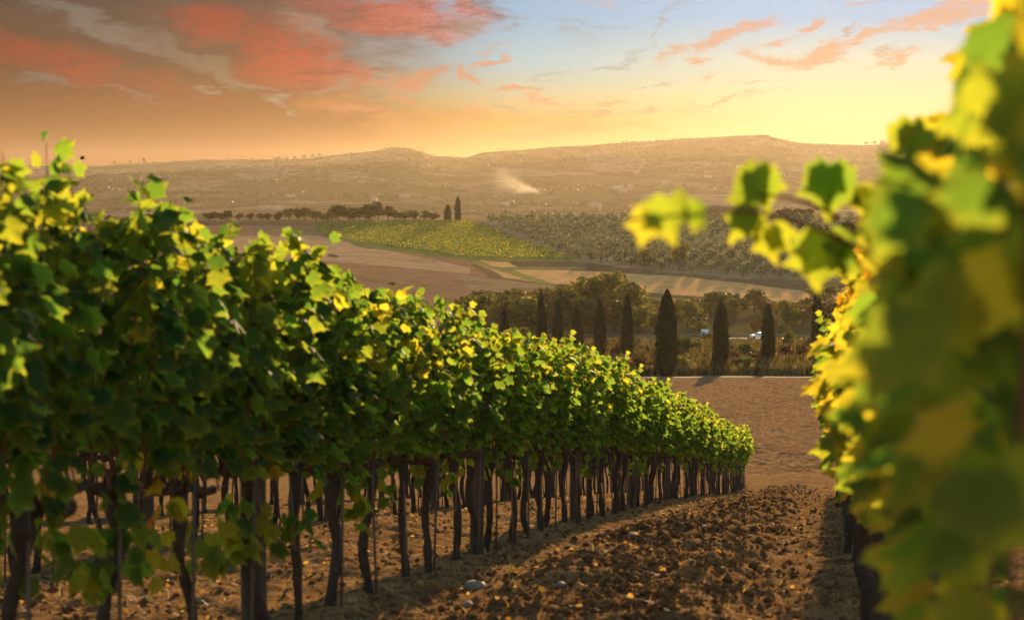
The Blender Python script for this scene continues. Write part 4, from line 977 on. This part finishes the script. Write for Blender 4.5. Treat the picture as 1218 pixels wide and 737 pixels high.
# ------------------------------------------------------------------ small things on the soil
M['litter'] = mat_leaf('litter', [(0, (.10, .05, .02)), (.4, (.25, .14, .06)), (.8, (.45, .30, .14)), (.95, (.55, .40, .1)), (1, (.3, .05, .02))], [(0, (.3, .14, .03)), (1, (.8, .5, .1))], .45, .7)
M['clod'] = mat_plain('soil_clod', (.16, .085, .038), .9, .5, 14, .8, spec=0)
M['rock'] = mat_plain('pale_stone', (.24, .20, .16), .8, .25, 8, .4)
M['straw'] = mat_tree('dry_straw', [(0, (.16, .09, .035)), (.6, (.34, .21, .09)), (1, (.5, .36, .17))], .2)
M['weed'] = mat_tree('weeds', [(0, (.03, .06, .015)), (1, (.09, .13, .03))], .3)
def build_litter():
    rng = np.random.default_rng(9)
    n = 2600; y = np.exp(rng.uniform(math.log(4.5), math.log(52), n)); s = rng.uniform(-7.5, 1.2, n); x = s + SL * y
    P = np.stack([x, y, H(x, y) + micro(x, y) + .018], 1); a = rng.uniform(0, 6.28, n)
    V, T, E, k = leaf_batch(P, np.stack([np.cos(a), np.sin(a), rng.normal(0, .3, n)], 1), np.stack([rng.normal(0, .4, n), rng.normal(0, .4, n), np.ones(n)], 1), rng.uniform(.014, .036, n), LT1, rng.uniform(-3, 3, n))
    tagk(mk('leaf_litter', V, [T], M['litter'], attrs={'leafvar': ('FLOAT', np.repeat(rng.random(n), k))}), 'stuff', 'fallen dry leaves scattered over the vineyard soil', 'leaf litter')
    # clods
    t = np.array([(0, 0, 1), (.9, 0, .1), (.3, .85, 0), (-.7, .5, .1), (-.7, -.5, 0), (.3, -.85, .1), (0, 0, -.8)]); tt = np.array([(0, 1, 2), (0, 2, 3), (0, 3, 4), (0, 4, 5), (0, 5, 1), (6, 2, 1), (6, 3, 2), (6, 4, 3), (6, 5, 4), (6, 1, 5)])
    n = 30000; y = np.exp(rng.uniform(math.log(4.5), math.log(56), n)); s = np.where(rng.random(n) < .42, rng.normal(-1.25, .55, n), rng.uniform(-7.5, 1.2, n)); x = s + SL * y
    sz = np.minimum(rng.exponential(.010, n) + .006, .05) * np.where(np.abs(s + 1.25) < .8, 1.15, .9)
    P = np.stack([x, y, H(x, y) + micro(x, y) + sz * .2], 1); J = t[None] * (1 + rng.uniform(-.35, .35, (n, 7, 3))); a = rng.uniform(0, 6.28, n); co, si = np.cos(a)[:, None], np.sin(a)[:, None]
    W = np.stack([J[..., 0] * co - J[..., 1] * si, J[..., 0] * si + J[..., 1] * co, J[..., 2] * .7], -1) * sz[:, None, None] + P[:, None]
    tagk(mk('soil_clods', W.reshape(-1, 3), [(tt[None] + np.arange(n)[:, None, None] * 7).reshape(-1, 3)], M['clod'], smooth=True), 'stuff', 'dark crumbly clods of earth between the vine rows', 'soil')
    # straw and weeds
    for nm, cnt, mat, hh, lab, cat in (('dry_grass', 22000, 'straw', .07, 'short dry grass and straw lying on the vineyard soil', 'dry grass'), ('weeds', 2600, 'weed', .06, 'small green weeds along the vine rows', 'weeds')):
        y = np.exp(rng.uniform(math.log(4.5), math.log(56), cnt)); s = rng.uniform(-7.5, 1.0, cnt)
        keep = (np.abs(s + 1.3) > .5 * rng.random(cnt)) if nm == 'dry_grass' else (fbm(s / .5, y / .7, 2, 7) > .12); y = y[keep]; s = s[keep]; x = s + SL * y; m = len(x)
        P = np.stack([x, y, H(x, y) + micro(x, y)], 1); a = rng.uniform(0, 6.28, m); L = rng.uniform(.4, 1.5, m) * hh; fl = rng.uniform(.3, 2.2, m) if nm == 'dry_grass' else rng.uniform(.2, .9, m)
        D = np.stack([np.cos(a) * fl, np.sin(a) * fl, np.ones(m) * .45], 1); D = norm(D) * L[:, None]; S_ = np.stack([-np.sin(a), np.cos(a), np.zeros(m)], 1) * (.0035 if nm == 'dry_grass' else .010)
        V = np.stack([P - S_, P + S_, P + D + (0, 0, .004)], 1).reshape(-1, 3)
        tagk(mk(nm, V, [np.arange(3 * m).reshape(-1, 3)], M[mat]), 'stuff', lab, cat)
    for i, (px, py, r, lab) in enumerate([(566, 703, .055, 'pale rounded stone lying right of the third post foot'), (556, 720, .030, 'small bright chip of stone below the pale rounded stone'), (668, 705, .030, 'small pale stone on the soil in the middle of the path'), (752, 654, .028, 'tiny bright stone beside the clod strip'), (836, 602, .05, 'long pale stone near the far end of the left row')]):
        x, y, z = ground_at(px, py); R_ = np.random.default_rng(i); me = MB()
        ph = np.linspace(0, math.pi, 7)[1:-1]; th = np.arange(10) / 10 * 2 * math.pi
        V = [(0, 0, 1)] + [(math.sin(p) * math.cos(t_), math.sin(p) * math.sin(t_), math.cos(p)) for p in ph for t_ in th] + [(0, 0, -1)]
        V = np.array(V) * (1 + R_.uniform(-.12, .12, (len(V), 1))) * (1.3, .9, .65) * r; T = [(0, 1 + j, 1 + (j + 1) % 10) for j in range(10)] + [(51, 41 + (j + 1) % 10, 41 + j) for j in range(10)]
        Q = [(1 + k * 10 + j, 11 + k * 10 + j, 11 + k * 10 + (j + 1) % 10, 1 + k * 10 + (j + 1) % 10) for k in range(4) for j in range(10)]
        me.add(V, T, Q); o = me.build('stone', M['rock'], smooth=True); o.location = (x, y, Gn(x, y) + r * .35); o.rotation_euler = (0, 0, i); tagk(o, None, lab, 'stone', 'loose stones')
build_litter()

# ------------------------------------------------------------------ haze
def build_haze():
    m, N = new_mat('haze'); pv = N.n.new('ShaderNodeVolumePrincipled'); pv.inputs['Color'].default_value = (.92, .76, .55, 1)
    pv.inputs['Density'].default_value = HAZE; pv.inputs['Anisotropy'].default_value = .56
    o = N.n.new('ShaderNodeOutputMaterial'); N.l.new(pv.outputs[0], o.inputs['Volume'])
    mb = MB(); z0, z1 = -170, 204; mb.box((0, 4500, (z0 + z1) / 2), (10600, 9300, z1 - z0)); h = mb.build('haze', m); tagk(h, 'stuff', 'warm evening haze filling the valley', 'haze')
HAZE = 0.22e-4
build_haze()
